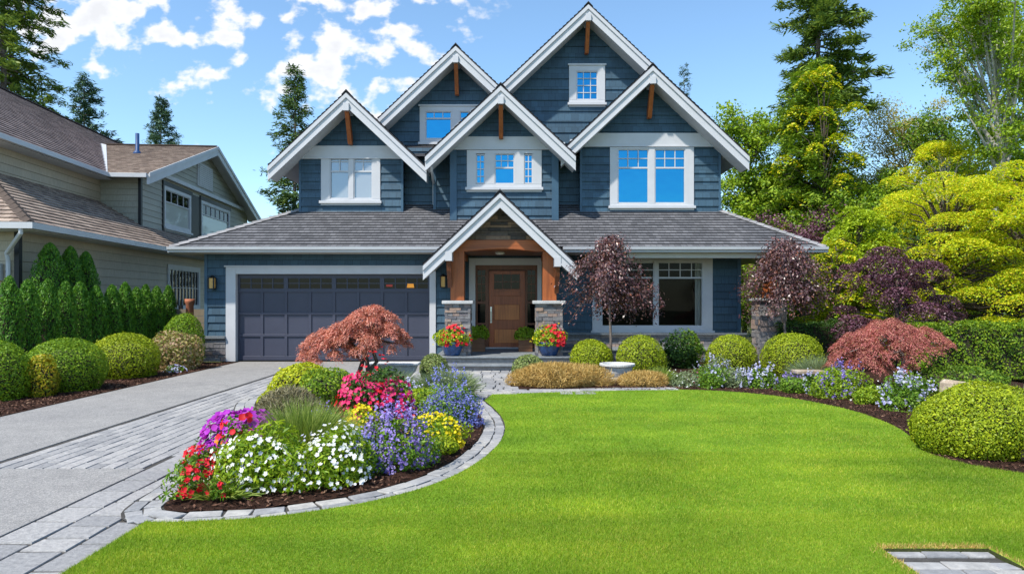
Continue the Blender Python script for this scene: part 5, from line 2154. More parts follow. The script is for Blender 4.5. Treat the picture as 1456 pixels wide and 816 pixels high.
# valley flashing
a, b = Vector((gx - 0.1, gy0 + 0.0, UZ + 0.05)), Vector((gx - (gzr - UZ) / t, gym, gzr + 0.06))
m = MB()
sd = Vector((0.08, 0.08, 0))
m.face([a - sd, a + sd, b + sd, b - sd])
npart(m, "valley_flashing", "n_white", groof)
wx = -1.35
m = MB()
Fw = wallE(wx)
zz = lambda y: UZ - 0.1 + tg * ((y - gy0) if y < gym else (gy1 - y))
w1, w2 = (10.0, 12.5, 4.15, 5.62), (13.6, 17.2, 4.15, 5.62)
m.courses(Fw, [(8.2, 3.2), (20, 3.2), (20, zz(20)), (gym, gzr - 0.12), (8.2, zz(8.2))], 0.2, 0.018, [w1, w2])
m.courses(wallS(8.2), [(-2.6, 3.2), (wx, 3.2), (wx, UZ), (-2.6, UZ)], 0.2, 0.018)
npart(m, "wall", ["olive"])
m = MB()
m.box(wx - 0.04, wx + 0.05, 8.14, 8.26, 3.3, UZ)
npart(m, "corner_board", "n_dark")
m = MB()
m.fbox(Fw, 12.5, 13.6, 3.6, 5.7, 0.02, 0.03)
npart(m, "wall_panel", "n_dark")
m = MB()
m.fbox(Fw, 9.4, 19.4, 5.86, 6.0, 0.0, 0.16)
npart(m, "trim_board", "n_white")
m = MB()
m.fbox(Fw, 13.2, 14.9, 6.15, 7.1, -0.01, 0.05)
for i in range(11):
    m.fbox(Fw, 13.28, 14.82, 6.2 + i * 0.08, 6.25 + i * 0.08, 0.05, 0.075)
npart(m, "gable_vent", "n_white")
for (a, b, c, d2) in (w1, w2):
    wn_, subs = window(Fw, a, b, c, d2, [(a + 0.12, b - 0.12, c + 0.12, d2 - 0.12, 4 if a < 11 else 6, 1, d2 - 0.55)], glass="n_blind", crown=False, parent=nb, mat="n_white")
    mm = MB()
    mm.fbox(Fw, a - 0.12, b + 0.12, c - 0.26, c - 0.13, 0, 0.09)
    mm.fbox(Fw, a - 0.12, a - 0.005, c - 0.13, d2 + 0.1, 0, 0.05)
    mm.fbox(Fw, a - 0.12, b + 0.12, d2 + 0.005, d2 + 0.16, 0, 0.06)
    mm.build("outer_casing", "n_dark", wn_)
    mm = MB()
    mm.face([Fw.p(a + 0.15, d2 - 0.55, -0.008), Fw.p(b - 0.15, d2 - 0.55, -0.008), Fw.p(b - 0.15, d2 - 0.15, -0.008), Fw.p(a + 0.15, d2 - 0.15, -0.008)])
    mm.build("pane", "glass_dark", wn_)
# low window by the back of the side wall
Fl = wallE(-0.55)
window(Fl, 8.3, 11.2, 1.25, 2.75, [(8.45, 11.05, 1.35, 2.6, 9, 2, 1.36)], glass="glass_dark", crown=False, parent=nb, mat="n_white")
# roof pipe
m = MB()
py_ = 12.0
pz = UZ + tg * (py_ - gy0)
m.lathe([(0.2, -0.08), (0.12, 0.05), (0.07, 0.10), (0.07, 0.75), (0.06, 0.75)], 12, (-3.1, py_, pz))
npart(m, "vent_pipe", "vent_blue", smooth=True)
# meter box on the street wall
m = MB()
m.box(-1.20, -0.86, 0.40, 0.53, 2.0, 2.36)
m.lathe([(0.14, 0), (0.14, 0.1), (0.10, 0.14)], 14, (-1.03, 0.36, 2.12))
npart(m, "meter_box", "n_white")


# ------------------------------------------------------------------ grass and bark
def grass_blades():
    lp = np.array(lawn_poly)
    lim = inside
    out_p, out_l, out_w = [], [], []
    for (y0, y1, n, w, h) in ((3.5, 5.0, 330000, 0.0032, 0.022), (5.0, 7.0, 270000, 0.0045, 0.024), (7.0, 9.5, 150000, 0.006, 0.024), (9.5, 11.9, 80000, 0.008, 0.024)):
        x0, x1 = -0.79 * y1, min(0.80 * y1, 7.5)
        X = rng.uniform(x0, x1, n)
        Y = rng.uniform(y0, y1, n)
        k = inside(lawn_poly, X, Y) & ~inside([(X0 - 0.01, 2.1), (X1 + 0.02, 2.1), (X1 + 0.02, 4.31), (X0 - 0.01, 4.31)], X, Y)
        X, Y = X[k], Y[k]
        out_p.append(np.stack([X, Y, np.full(len(X), 0.028)], 1))
        out_l.append(h * rng.uniform(0.55, 1.25, len(X)) * (1 + 0.15 * np.sin(X * 2.1 + 0.7 * np.sin(Y * 1.7))))
        out_w.append(np.full(len(X), w))
    P_, l_, w_ = np.concatenate(out_p), np.concatenate(out_l), np.concatenate(out_w)
    D = rng.normal(size=P_.shape) * 0.42 + np.array([0.05, 0.0, 1.0])
    D[:, 2] = np.maximum(D[:, 2], 0.35)
    v, f = blades(P_, D, l_, w_)
    o = np_mesh("grass", v, f, "grass", None)
    tag(o, "short bright green lawn grass", "grass", kind="stuff")


grass_blades()


def dry_fringe():
    """browned grass tips round the paved pad"""
    n = 2600
    t = rng.random(n)
    side = rng.choice(3, n, p=[0.36, 0.32, 0.32])
    off = np.abs(rng.normal(size=n)) * 0.035
    X = np.where(side == 0, X0 + t * (X1 - X0), np.where(side == 1, X0 - off, X1 + off))
    Y = np.where(side == 0, 4.30 + off, 2.6 + t * 1.72)
    D = rng.normal(size=(n, 3)) * 0.5 + np.array([0, 0, 1.0])
    D[:, 2] = np.maximum(D[:, 2], 0.35)
    v, f = blades(np.stack([X, Y, np.full(n, 0.027)], 1), D, 0.026 * rng.uniform(0.6, 1.4, n), 0.004)
    o = np_mesh("dry_grass", v, f, "tangrass", None)
    tag(o, "browned grass fringe round the small paved pad", "grass", kind="stuff")


dry_fringe()


def bark_chips():
    Ps = []
    for (poly, x0, x1, y0, y1, n, zf) in ((ISL_IN, -4.0, -0.3, 5.0, 13.0, 17000, 0.03), (bed_poly, 1.5, 9.0, 5.0, 13.5, 26000, 0.028), ([(-12, 8), (-6.98, 8), (-6.98, 17), (-12, 17)], -9.2, -6.98, 8, 17, 16000, 0.006)):
        X, Y = rng.uniform(x0, x1, n), rng.uniform(y0, y1, n)
        k = inside(poly, X, Y)
        X, Y = X[k], Y[k]
        z = np.full(len(X), zf)
        if poly is ISL_IN:
            pa = np.array(poly)
            c = pa.mean(0)
            # height of the mound under each chip
            ang = np.arctan2(Y - c[1], X - c[0])
            pang = np.arctan2(pa[:, 1] - c[1], pa[:, 0] - c[0])
            o_ = np.argsort(pang)
            rad = np.interp(ang, pang[o_], np.hypot(pa[:, 0] - c[0], pa[:, 1] - c[1])[o_], period=2 * math.pi)
            t = np.clip(np.hypot(X - c[0], Y - c[1]) / rad, 0, 1)
            z = 0.024 + 0.10 * (1 - t ** 2) ** 0.8 + 0.004
        Ps.append(np.stack([X, Y, z + rng.random(len(X)) * 0.012], 1))
    P_ = np.concatenate(Ps)
    N_ = rng.normal(size=P_.shape) * 0.45 + np.array([0, 0, 1.0])
    v, f = kites(P_, N_, rng.uniform(0.02, 0.06, len(P_)), 0.38, None, 0.05)
    o = np_mesh("bark_mulch", v, f, "chip", None)
    tag(o, "dark brown bark mulch over the planting beds", "mulch", kind="stuff")


bark_chips()


# ------------------------------------------------------------------ shrubs along the left border
SH = "round shrubs along the driveway border"
bush("boxwood_shrub", "big bright green dome shrub at the picture's left edge", "shrub", (-8.25, 10.95, 0), 0.47, 0.5, 0.93, "boxwood_deep", 14000, 0.030, group=SH)
bush("golden_shrub", "small yellow green shrub with orange tips squeezed between two green domes", "shrub", (-7.74, 11.25, 0), 0.24, 0.24, 0.72, "orangetip", 3200, 0.036, 0.12, group=SH)
bush("boxwood_shrub", "wide bright green clipped dome beside the small orange tipped shrub", "shrub", (-7.88, 12.05, 0), 0.66, 0.62, 0.88, "boxwood_deep", 19000, 0.030, group=SH)
bush("boxwood_shrub", "wide yellow green clipped dome next to the loose pinkish shrub", "shrub", (-7.95, 14.05, 0), 0.70, 0.66, 0.86, "boxwood", 18000, 0.031, group=SH)
bush("variegated_shrub", "loose shrub with cream and pink tinted leaves near the garage", "shrub", (-7.72, 15.6, 0), 0.58, 0.5, 0.84, "variegated", 5200, 0.06, 0.14, 1.2, deep=0.5)
bush("boxwood_shrub", "round green dome shrub against the garage corner", "shrub", (-8.08, 16.75, 0), 0.50, 0.45, 1.28, "boxwood_deep", 12000, 0.034, group=SH)
flower_plant("bedding_plant", "little lilac flowers low in the mulch under the pinkish shrub", (-7.38, 14.95, 0.0), 0.20, 0.16, 0.14, "perennial", 250, [("f_pale", 60, 0.05, 0.1)])

HN = ["first", "second", "third", "fourth", "fifth", "sixth", "seventh", "eighth", "ninth", "tenth", "eleventh", "twelfth"]
yy = 12.7
spots = []
for i in range(12):
    spots.append((-9.35 + random.uniform(-0.05, 0.05), yy, random.uniform(0.19, 0.22), 1.97 + random.uniform(-0.07, 0.08)))
    yy += 0.53
for i, (x, y, r, h) in enumerate(reversed(spots)):
    spire("arborvitae", f"dark green columnar arborvitae, {HN[i]} in the clipped row counting from the garage", (x, y, 0), r, h, "arbor", 7600, 0.052, group="arborvitae row by the driveway")
for (x, y, r, h, lab) in ((-10.12, 14.95, 0.33, 2.84, "tallest and widest arborvitae standing behind the row by the downspout"), (-10.13, 15.65, 0.27, 2.82, "tall slim arborvitae in the middle of the three behind the row"), (-10.15, 16.25, 0.28, 2.74, "tall arborvitae behind the row, the one of three deepest along the taupe wall")):
    spire("arborvitae", lab, (x, y, 0), r, h, "arbor", 9500, 0.058, group="tall arborvitae behind the row")

# low tan fence and clay pot at the end of the hedge
fn = thing("garden_fence", "low tan board fence between hedge end and blue garage", "fence", (-9.6, 19.4, 0))
b = MB()
for i in range(6):
    b.box(-1.3, 1.6, 0, 0.025, 0.12 + i * 0.2, 0.31 + i * 0.2)
b.build("boards", "taupe", fn)
for x in (-1.3, 0.1, 1.5):
    b = MB()
    b.box(x, x + 0.09, 0.026, 0.11, 0, 1.42)
    b.build("post", "n_dark", fn)
cp = thing("clay_pot", "tall terracotta chimney pot behind the last arborvitae", "pot", (-8.95, 18.95, 0))
b = MB()
b.lathe([(0.12, 0), (0.13, 0.05), (0.105, 0.1), (0.10, 1.45), (0.13, 1.5), (0.13, 1.6), (0.10, 1.6), (0.09, 1.4)], 18)
b.build("body", "terra", cp, smooth=True)

# ------------------------------------------------------------------ island bed
IS = 0.06
flower_plant("petunia", "mound of bright purple petunias at the driveway side of the island bed", (-2.62, 6.55, IS), 0.33, 0.48, 0.40, "perennial_dark", 1500, [("f_purple", 560, 0.070, 0.0)])
flower_plant("geranium", "small red geranium tucked among the purple petunias", (-2.44, 6.12, IS), 0.15, 0.18, 0.43, "perennial", 500, [("f_red", 42, 0.065, 0.2)])
flower_plant("geranium", "trailing red geraniums at the tip of the island bed beside the pavers", (-2.55, 5.62, IS), 0.17, 0.38, 0.30, "perennial", 900, [("f_red", 230, 0.050, -0.2)])
flower_plant("geranium", "single red geranium low beside the white flowers at the stone edging", (-2.28, 5.28, IS), 0.06, 0.06, 0.12, "perennial", 80, [("f_red", 9, 0.05, 0.1)])
flower_plant("marigold", "few small orange and yellow blooms between red and white flowers", (-2.42, 5.82, IS), 0.12, 0.16, 0.33, "perennial", 400, [("f_orange", 22, 0.04, 0.1), ("f_yellow", 16, 0.035, 0.0)])
flower_plant("white_flower", "leafy plant with white blossoms at the front tip of the island bed", (-2.10, 5.68, IS), 0.38, 0.33, 0.40, "spring", 3600, [("f_white", 300, 0.040, 0.0), ("f_pale", 80, 0.036, 0.0)], leaf=0.06, lw=0.28)
flower_plant("white_flower", "leafy plant with white blossoms beside the blue bellflowers", (-1.58, 5.88, IS), 0.36, 0.34, 0.40, "spring", 3600, [("f_white", 300, 0.040, 0.0), ("f_pale", 80, 0.036, 0.0)], leaf=0.06, lw=0.28)
grass_mound("grass_clump", "fine light green grass clump behind the white flowers", (-2.0, 6.55, IS), 0.38, 0.34, 0.54, "greengrass", 3000, 0.006)
grass_mound("strappy_plant", "sprawling narrow leaved tuft at the mulch edge under the red geraniums", (-2.30, 5.40, 0.03), 0.34, 0.18, 0.20, "greengrass", 260, 0.010, 1.6, cat="plant")
spike_plant("bellflower", "big mound of blue violet bellflowers at the front of the island bed", (-1.14, 6.45, 0.04), 0.40, 0.40, 0.46, "perennial", 2600, "f_violet", 340, 0.031)
spike_plant("bellflower", "low outer mound of blue violet flowers near the white flowered plant", (-1.36, 6.15, 0.04), 0.22, 0.26, 0.30, "perennial", 1200, "f_blue", 85, 0.034)
flower_plant("yellow_flower", "low mat of yellow flowers between the white and violet flowers", (-1.74, 7.1, 0.09), 0.27, 0.22, 0.24, "lime", 700, [("f_yellow", 330, 0.038, -0.1)])
flower_plant("yellow_flower", "small cushion of yellow flowers in front of the crimson azalea", (-1.68, 7.7, 0.09), 0.19, 0.18, 0.27, "lime", 600, [("f_yellow", 280, 0.038, -0.1)])
flower_plant("yellow_flower", "yellow flower cushion beside the blue mound at the stone curve", (-0.78, 7.25, 0.05), 0.32, 0.26, 0.28, "lime", 900, [("f_yellow", 420, 0.038, -0.1)])
bush("boxwood_shrub", "tiny low green shrub by the mulch edge under the yellow cushion", "shrub", (-0.72, 6.95, 0.03), 0.17, 0.15, 0.18, "boxwood", 1300, 0.03)
flower_plant("azalea", "rounded crimson pink azalea in the middle of the island bed", (-1.72, 8.45, IS), 0.43, 0.42, 0.68, "perennial_dark", 2600, [("f_magenta", 800, 0.058, 0.0), ("f_red", 110, 0.05, 0.0)], cat="shrub", leaf=0.055, lw=0.5)
flower_plant("azalea", "small purple pink blooms at the outer edge of the crimson azalea", (-1.34, 8.35, IS), 0.16, 0.18, 0.36, "perennial_dark", 500, [("f_purple", 26, 0.06, 0.0), ("f_magenta", 26, 0.06, 0.0)], cat="shrub")
tuft_dome("lavender_shrub", "grey green twiggy lavender dome on the driveway side of the island", "shrub", (-2.70, 8.25, IS), 0.40, 0.38, 0.46, "greyleaf", 7500, 0.09, 0.10)
bush("golden_shrub", "yellow green dome shrub under the red maple on the driveway side", "shrub", (-3.15, 10.3, IS), 0.50, 0.50, 0.60, "box_gold", 6500, 0.04, 0.08, freq=4)
bush("barberry_shrub", "olive brown dense shrub beside the yellow green dome", "shrub", (-2.62, 9.75, IS), 0.42, 0.42, 0.56, "hedge", 5200, 0.038, 0.10, freq=4)
bush("golden_shrub", "small yellow tuft at the outer foot of the yellow green dome", "shrub", (-3.42, 9.7, 0.04), 0.20, 0.2, 0.28, "box_gold", 1500, 0.036, 0.10)
spike_plant("salvia", "small violet flowers between lavender dome and azalea", (-2.18, 8.0, IS), 0.24, 0.2, 0.30, "perennial_dark", 800, "f_violet", 34, 0.034)
spike_plant("salvia", "pale violet blooms in front of the azalea stems", (-1.52, 7.95, IS), 0.22, 0.14, 0.24, "perennial_dark", 600, "f_violet", 26, 0.032)
spike_plant("blue_flower", "large blue flowered mound at the bulge of the stone edging", (-0.80, 8.5, 0.04), 0.36, 0.46, 0.48, "perennial", 2600, "f_blue", 330, 0.031)
spike_plant("blue_flower", "blue flowered mound behind the big one nearest the walkway", (-0.92, 9.6, 0.05), 0.31, 0.4, 0.48, "sage", 2000, "f_blue", 120, 0.036)
grass_mound("sage_plant", "feathery grey green plant beside the round boxwood at the walkway", (-1.02, 10.7, 0.05), 0.42, 0.35, 0.46, "sage", 2400, 0.008, cat="plant")
spike_plant("blue_flower", "lilac blue flowers below the stone trough", (-1.62, 10.3, IS), 0.36, 0.3, 0.36, "perennial", 1400, "f_pale", 60, 0.036)
bush("boxwood_shrub", "flat topped lime green shrub behind the azalea", "shrub", (-1.26, 9.2, IS), 0.36, 0.3, 0.34, "lime", 3200, 0.032, 0.07)
grass_mound("sage_plant", "fine pale green grassy plant in front of the stone trough", (-2.0, 11.0, IS), 0.45, 0.35, 0.42, "sage", 2400, 0.007, cat="plant")
flower_plant("pale_flower", "pale lilac flowers beneath the red maple trunk", (-2.75, 11.0, IS), 0.34, 0.28, 0.36, "lime", 1100, [("f_pale", 90, 0.045, 0.0)])
bush("boxwood_shrub", "round grey green boxwood ball beside the walkway at the island's back", "shrub", (-1.46, 12.75, 0.03), 0.28, 0.28, 0.56, "boxwood_grey", 4200, 0.034, 0.06)
weeping_maple("japanese_maple", "coral red laceleaf maple in the island bed before the garage", (-2.55, 11.35, IS),
              [(0.22, 0.0, 1.47, 0.50, 0.45, 0.50, 1.1), (-0.52, -0.05, 1.08, 0.42, 0.4, 0.46, 0.75), (-0.12, -0.1, 1.22, 0.45, 0.4, 0.42, 0.6), (0.42, 0.1, 1.20, 0.36, 0.36, 0.42, 0.5)],
              "maple_red", [[(0.02, 0, 0), (0.0, 0.02, 0.3), (0.10, 0.0, 0.62), (0.2, 0.0, 1.0)], [(0.08, 0, 0), (0.16, 0.0, 0.3), (0.12, 0.03, 0.6), (-0.2, 0, 0.85)], [(0.05, 0.03, 0), (0.1, 0.03, 0.25), (0.3, 0, 0.5), (0.15, 0, 0.9)]], 40000, 0.042)

# stone trough and urn
tr2 = thing("stone_trough", "long pale stone trough behind the red maple", "trough", (-2.13, 12.3, 0.02))
b = MB()
prof = [(-0.42, 0.39), (-0.37, 0.26), (-0.26, 0.15), (0.26, 0.15), (0.37, 0.26), (0.42, 0.39)]
b.prism(Frame((0, 0, 0), (1, 0, 0), (0, 0, 1)), prof, -0.2, 0.2)
b.box(-0.46, 0.46, -0.24, 0.24, 0.39, 0.435)
b.build("basin", "conc", tr2, bevel=0.015)
for x in (-0.2, 0.2):
    b = MB()
    b.box(x - 0.08, x + 0.08, -0.15, 0.15, 0, 0.149)
    b.build("foot", "conc", tr2, bevel=0.01)
ur = thing("stone_urn", "low round white stone urn between two boxwood balls", "urn", (2.05, 13.3, 0.02))
b = MB()
b.lathe([(0.25, 0), (0.255, 0.05), (0.24, 0.07), (0.275, 0.16), (0.30, 0.27), (0.345, 0.285), (0.345, 0.325), (0.285, 0.325), (0.26, 0.25), (0.01, 0.24)], 28)
b.build("bowl", "conc", ur, smooth=False, bevel=0.004)

# ------------------------------------------------------------------ porch pots
def porch_pot(label, x, y, tall):
    o = thing("flower_pot", label, "potted flowers", (x, y, 0.302))
    b = MB()
    b.lathe([(0.15, 0), (0.17, 0.02), (0.225, 0.16), (0.245, 0.26), (0.265, 0.28), (0.265, 0.32), (0.23, 0.32), (0.21, 0.26), (0.01, 0.25)], 36, lobes=12, amp=0.05)
    b.build("pot", "bluepot", o, smooth=True)
    rx, h = 0.40, 0.42
    p, nn = shell(1500, rx, 0.34, h, 0.14, 0.6, -0.6)
    p[:, 2] += 0.24
    v, f = kites(p, unit(nn + rng.normal(size=nn.shape) * 0.7), 0.06 * rng.uniform(0.6, 1.4, len(p)), 0.6)
    np_mesh("foliage", v, f, "lime", o)
    for mat, cnt, size in (("f_red", 120, 0.095), ("f_yellow", 40, 0.045)):
        q, qn = shell(cnt, rx * 1.03, 0.35, h * 1.05, 0.14, 0.08, -0.3)
        if mat == "f_red":
            q[:, 0] = q[:, 0] * 0.75 + 0.06
        q[:, 2] += 0.25
        v, f = blossoms(q, unit(qn + np.array([-0.2, -0.7, 0.3])), size * rng.uniform(0.7, 1.2, cnt))
        bb = np_mesh("blossoms", v, f, mat, o)
        bb["kind"] = "stuff"
    return o


porch_pot("blue glazed pot of red flowers by the pier nearest the garage", X_(643, 15.62), 15.66, 0)
porch_pot("blue glazed pot of red flowers by the pier nearest the big window", X_(781, 15.56), 15.66, 0)


def door_planter(label, x, y):
    o = thing("door_planter", label, "planter", (x, y, 0.302))
    b = MB()
    for i in range(4):
        b.box(-0.17, 0.17, -0.17, 0.17, 0.01 + i * 0.085, 0.085 + i * 0.085)
    b.box(-0.155, 0.155, -0.155, 0.155, 0, 0.345)
    b.build("box", "planter", o)
    p, nn = shell(900, 0.26, 0.24, 0.34, 0.18, 0.6, -0.7)
    p[:, 2] += 0.30
    v, f = kites(p, unit(nn + rng.normal(size=nn.shape) * 0.7), 0.07 * rng.uniform(0.6, 1.4, len(p)), 0.5)
    np_mesh("foliage", v, f, "spring", o)


door_planter("leafy green plant in a brown slatted box, handle side of the door", X_(680, 16.9), 16.9)
door_planter("leafy green plant in a brown slatted box, hinge side of the door", X_(747, 16.9), 16.9)

# ------------------------------------------------------------------ bed in front of the house
bush("boxwood_shrub", "round boxwood on the paving by the steps, next to the golden grass", "shrub", (X_(752, 13.1), 13.1, 0.02), 0.34, 0.34, 0.52, "boxwood_grey", 4800, 0.034, 0.05)
BX = "clipped boxwood balls in front of the house"
bush("boxwood_ball", "bright boxwood ball beside the purple leaved tree's trunk, nearest the steps", "shrub", (X_(841, 14.6), 14.6, 0.02), 0.46, 0.46, 0.72, "boxwood", 12000, 0.029, 0.03, group=BX)
bush("boxwood_ball", "bright boxwood ball behind the white stone urn", "shrub", (X_(911, 14.1), 14.1, 0.02), 0.51, 0.51, 0.84, "boxwood", 13000, 0.029, 0.03, group=BX)
bush("boxwood_ball", "bright boxwood ball in front of the terrace end and low stone wall", "shrub", (X_(1040, 14.3), 14.3, 0.02), 0.54, 0.54, 0.85, "boxwood", 13000, 0.029, 0.03, group=BX)
bush("boxwood_ball", "largest boxwood ball, in front of the stone column", "shrub", (X_(1126, 13.7), 13.7, 0.02), 0.60, 0.58, 0.92, "boxwood", 15000, 0.030, 0.05, group=BX)
tuft_dome("golden_grass", "long golden tan grass mound at the lawn's back edge", "ornamental grass", (0.88, 12.5, 0.02), 0.88, 0.40, 0.42, "tangrass", 16000, 0.10, 0.07, 0.10)
tuft_dome("golden_grass", "small tan grass tuft beside the long golden mound", "ornamental grass", (2.40, 12.45, 0.02), 0.42, 0.30, 0.27, "tangrass", 6000, 0.09, 0.08, 0.10)
grass_mound("grass_clump", "bright green spiky tuft beside the tan grass at the lawn edge", (X_(938, 12.7), 12.7, 0.02), 0.28, 0.22, 0.30, "greengrass", 900, 0.012, 1.0)
broad = lambda *a, **k: broadleaf(*a, **k)
bush("rose_bush", "dark leafy bush under the big window", "shrub", (X_(962, 15.6), 15.6, 0.02), 0.42, 0.35, 0.78, "perennial_dark", 2400, 0.06, 0.25, 1.2, deep=0.6)
bush("rose_bush", "leggy green bush at the corner of the big window", "shrub", (X_(985, 15.9), 15.9, 0.02), 0.30, 0.28, 0.92, "midgreen", 1600, 0.06, 0.3, 1.2, deep=0.6)

# flowers along the lawn's far edge, from the urn to the right
flower_plant("cream_flower", "cream green mound of tiny pale flowers at the lawn edge", (X_(972, 12.4), 12.4, 0.02), 0.30, 0.26, 0.27, "sage", 1700, [("f_white", 80, 0.022, 0.0)], leaf=0.035)
flower_plant("pink_flower", "small pink red blooms beside the cream mound", (X_(994, 12.7), 12.7, 0.02), 0.14, 0.14, 0.30, "perennial", 380, [("f_pink", 20, 0.045, 0.0), ("f_magenta", 10, 0.04, 0.0)])
flower_plant("bushy_perennial", "leafy green clump with lilac tops in front of a boxwood ball", (X_(1013, 12.2), 12.2, 0.02), 0.27, 0.24, 0.32, "perennial", 1400, [("f_pale", 26, 0.045, 0.3)])
spike_plant("lilac_flower", "tall lilac sprays between the green clump and the boxwood ball", (X_(1016, 12.9), 12.9, 0.02), 0.34, 0.22, 0.52, "sage", 1000, "f_pale", 44, 0.042)
spike_plant("lilac_flower", "pale lilac and cream mound in front of the boxwood ball", (X_(1048, 12.3), 12.3, 0.02), 0.30, 0.22, 0.34, "sage", 1400, "f_pale", 48, 0.04)
spike_plant("lilac_flower", "lilac flowered green mound between the two largest boxwood balls", (X_(1078, 12.2), 12.2, 0.02), 0.34, 0.24, 0.42, "perennial", 1700, "f_pale", 52, 0.042)
spike_plant("violet_flower", "low violet flowers in front of the largest boxwood ball", (X_(1122, 11.85), 11.85, 0.02), 0.26, 0.2, 0.28, "perennial", 1000, "f_violet", 40, 0.04)
bush("bushy_perennial", "small leafy green clump at the mulch edge by the violet flowers", "plant", (X_(1130, 11.55), 11.55, 0.02), 0.20, 0.18, 0.22, "perennial", 1000, 0.045, 0.15)
spike_plant("lilac_flower", "lilac and white flowers in front of the stone bench", (X_(1152, 11.5), 11.5, 0.02), 0.22, 0.2, 0.30, "perennial", 800, "f_pale", 30, 0.044)
spike_plant("lilac_flower", "broad lilac flowered bush under the rose red maple", (X_(1190, 11.0), 11.0, 0.02), 0.44, 0.34, 0.56, "spring", 3000, "f_violet", 70, 0.042)
flower_plant("bushy_perennial", "low leafy clump with few pale stars at the bend of the lawn", (X_(1238, 10.35), 10.35, 0.02), 0.25, 0.22, 0.24, "spring", 1300, [("f_white", 12, 0.03, 0.2)])
spike_plant("lilac_flower", "lilac blue phlox bush beside the maple trunk at the lawn's bend", (X_(1288, 9.85), 9.85, 0.02), 0.36, 0.32, 0.52, "perennial", 2600, "f_pale", 72, 0.046)
grass_mound("sage_plant", "soft grey green plant beside the stone bench", (X_(1162, 12.4), 12.4, 0.02), 0.38, 0.3, 0.52, "sage", 2200, 0.008, cat="plant")
bush("low_shrub", "low spreading green shrub behind the rose red maple's trunk", "shrub", (X_(1350, 11.6), 11.6, 0.02), 0.85, 0.5, 0.44, "midgreen", 5000, 0.045, 0.12)
bush("box_shrub", "large bright yellow green dome in the mulch beside the lawn", "shrub", (4.90, 7.12, 0.02), 0.66, 0.62, 0.70, "boxwood", 40000, 0.024, 0.08, freq=6, zmin=-0.6)
bush("golden_shrub", "tiny yellow leafed sprig behind the large dome shrub", "shrub", (X_(1338, 8.7), 8.7, 0.02), 0.12, 0.12, 0.34, "box_gold", 500, 0.04, 0.2)
bush("golden_shrub", "small yellow green sprout in the mulch at the picture's right edge", "shrub", (X_(1462, 6.6), 6.6, 0.02), 0.12, 0.12, 0.26, "box_gold", 420, 0.045, 0.2)
grass_mound("sage_plant", "pale silvery plant behind the large dome shrub", (X_(1450, 8.3), 8.3, 0.02), 0.45, 0.3, 0.48, "sage", 2200, 0.007, cat="plant")
# stone bench and the tan rock
sb = thing("stone_bench", "small grey stone bench before the largest boxwood ball", "bench", (X_(1150, 12.1), 12.1, 0.02))
b = MB()
b.box(-0.26, 0.26, -0.14, 0.14, 0.26, 0.32)
b.build("seat", "rock", sb, bevel=0.01)
for x in (-0.16, 0.16):
    b = MB()
    b.box(x - 0.05, x + 0.05, -0.11, 0.11, 0, 0.259)
    b.build("leg", "rock", sb, bevel=0.008)
rk = thing("flat_rock", "long flat tan and white boulder behind the large dome shrub", "rock", (X_(1376, 9.4), 9.4, 0.02), 0.2)
b = MB()
random.seed(5)
K = 22
rings = []
for (z, s) in ((0, 0.95), (0.22, 1.0), (0.38, 0.96), (0.43, 0.84)):
    rings.append([((0.40 * math.cos(t) * s + random.uniform(-.02, .02)), 0.26 * math.sin(t) * s + random.uniform(-.015, .015), z + random.uniform(-0.012, 0.012) - 0.05 * math.cos(t)) for t in [2 * math.pi * i / K for i in range(K)]])
for a, c in zip(rings, rings[1:]):
    for i in range(K):
        j = (i + 1) % K
        b.face([a[i], a[j], c[j], c[i]])
b.face(rings[-1])
b.build("boulder", "rock", rk)

# clipped hedges on the right
def hedge(name, label, loc, w, d, h, mat, n, rz=0.0, leaf=0.05):
    o = thing(name, label, "hedge", loc, rz)
    u, s = rng.random(n), rng.random(n)
    face = rng.choice(5, n, p=[0.42, 0.30, 0.08, 0.10, 0.10])
    p = np.zeros((n, 3)); nn = np.zeros((n, 3))
    k = face == 0; p[k] = np.stack([u[k] * w - w / 2, np.full(k.sum(), -d / 2), s[k] * h], 1); nn[k] = (0, -1, 0.2)
    k = face == 1; p[k] = np.stack([u[k] * w - w / 2, (s[k] - 0.5) * d, np.full(k.sum(), h)], 1); nn[k] = (0, 0, 1)
    k = face == 2; p[k] = np.stack([u[k] * w - w / 2, np.full(k.sum(), d / 2), s[k] * h], 1); nn[k] = (0, 1, 0.2)
    k = face == 3; p[k] = np.stack([np.full(k.sum(), -w / 2), (u[k] - 0.5) * d, s[k] * h], 1); nn[k] = (-1, 0, 0.2)
    k = face == 4; p[k] = np.stack([np.full(k.sum(), w / 2), (u[k] - 0.5) * d, s[k] * h], 1); nn[k] = (1, 0, 0.2)
    wob = 0.05 * np.sin(p[:, 0] * 5 + 1.3 * np.sin(p[:, 2] * 6)) + 0.04 * np.sin(p[:, 0] * 11 + p[:, 2] * 9)
    p += nn * (wob - 0.14 * rng.random(n) ** 2)[:, None]
    p[:, 2] = np.maximum(p[:, 2], 0.02)
    v, f = kites(p, nn + rng.normal(size=(n, 3)) * 0.6, leaf * rng.uniform(0.6, 1.3, n), 0.6)
    np_mesh("foliage", v, f, mat, o)
    b = MB()
    b.box(-w / 2 + 0.1, w / 2 - 0.1, -d / 2 + 0.1, d / 2 - 0.1, 0, h - 0.12)  # dark block behind the leaves, painting the hedge's inner shade
    b.build("branches", "shaded_core", o)
    return o


hedge("clipped_hedge", "clipped green hedge at the right edge below the golden tree", (X_(1312, 13.6) + 2.2, 14.0, 0), 4.4, 0.9, 1.10, "hedge", 22000)
hedge("clipped_hedge", "dark low hedge between stone column and purple tree", (X_(1165, 17), 17.0, 0), 2.4, 0.8, 1.02, "perennial_dark", 9000)

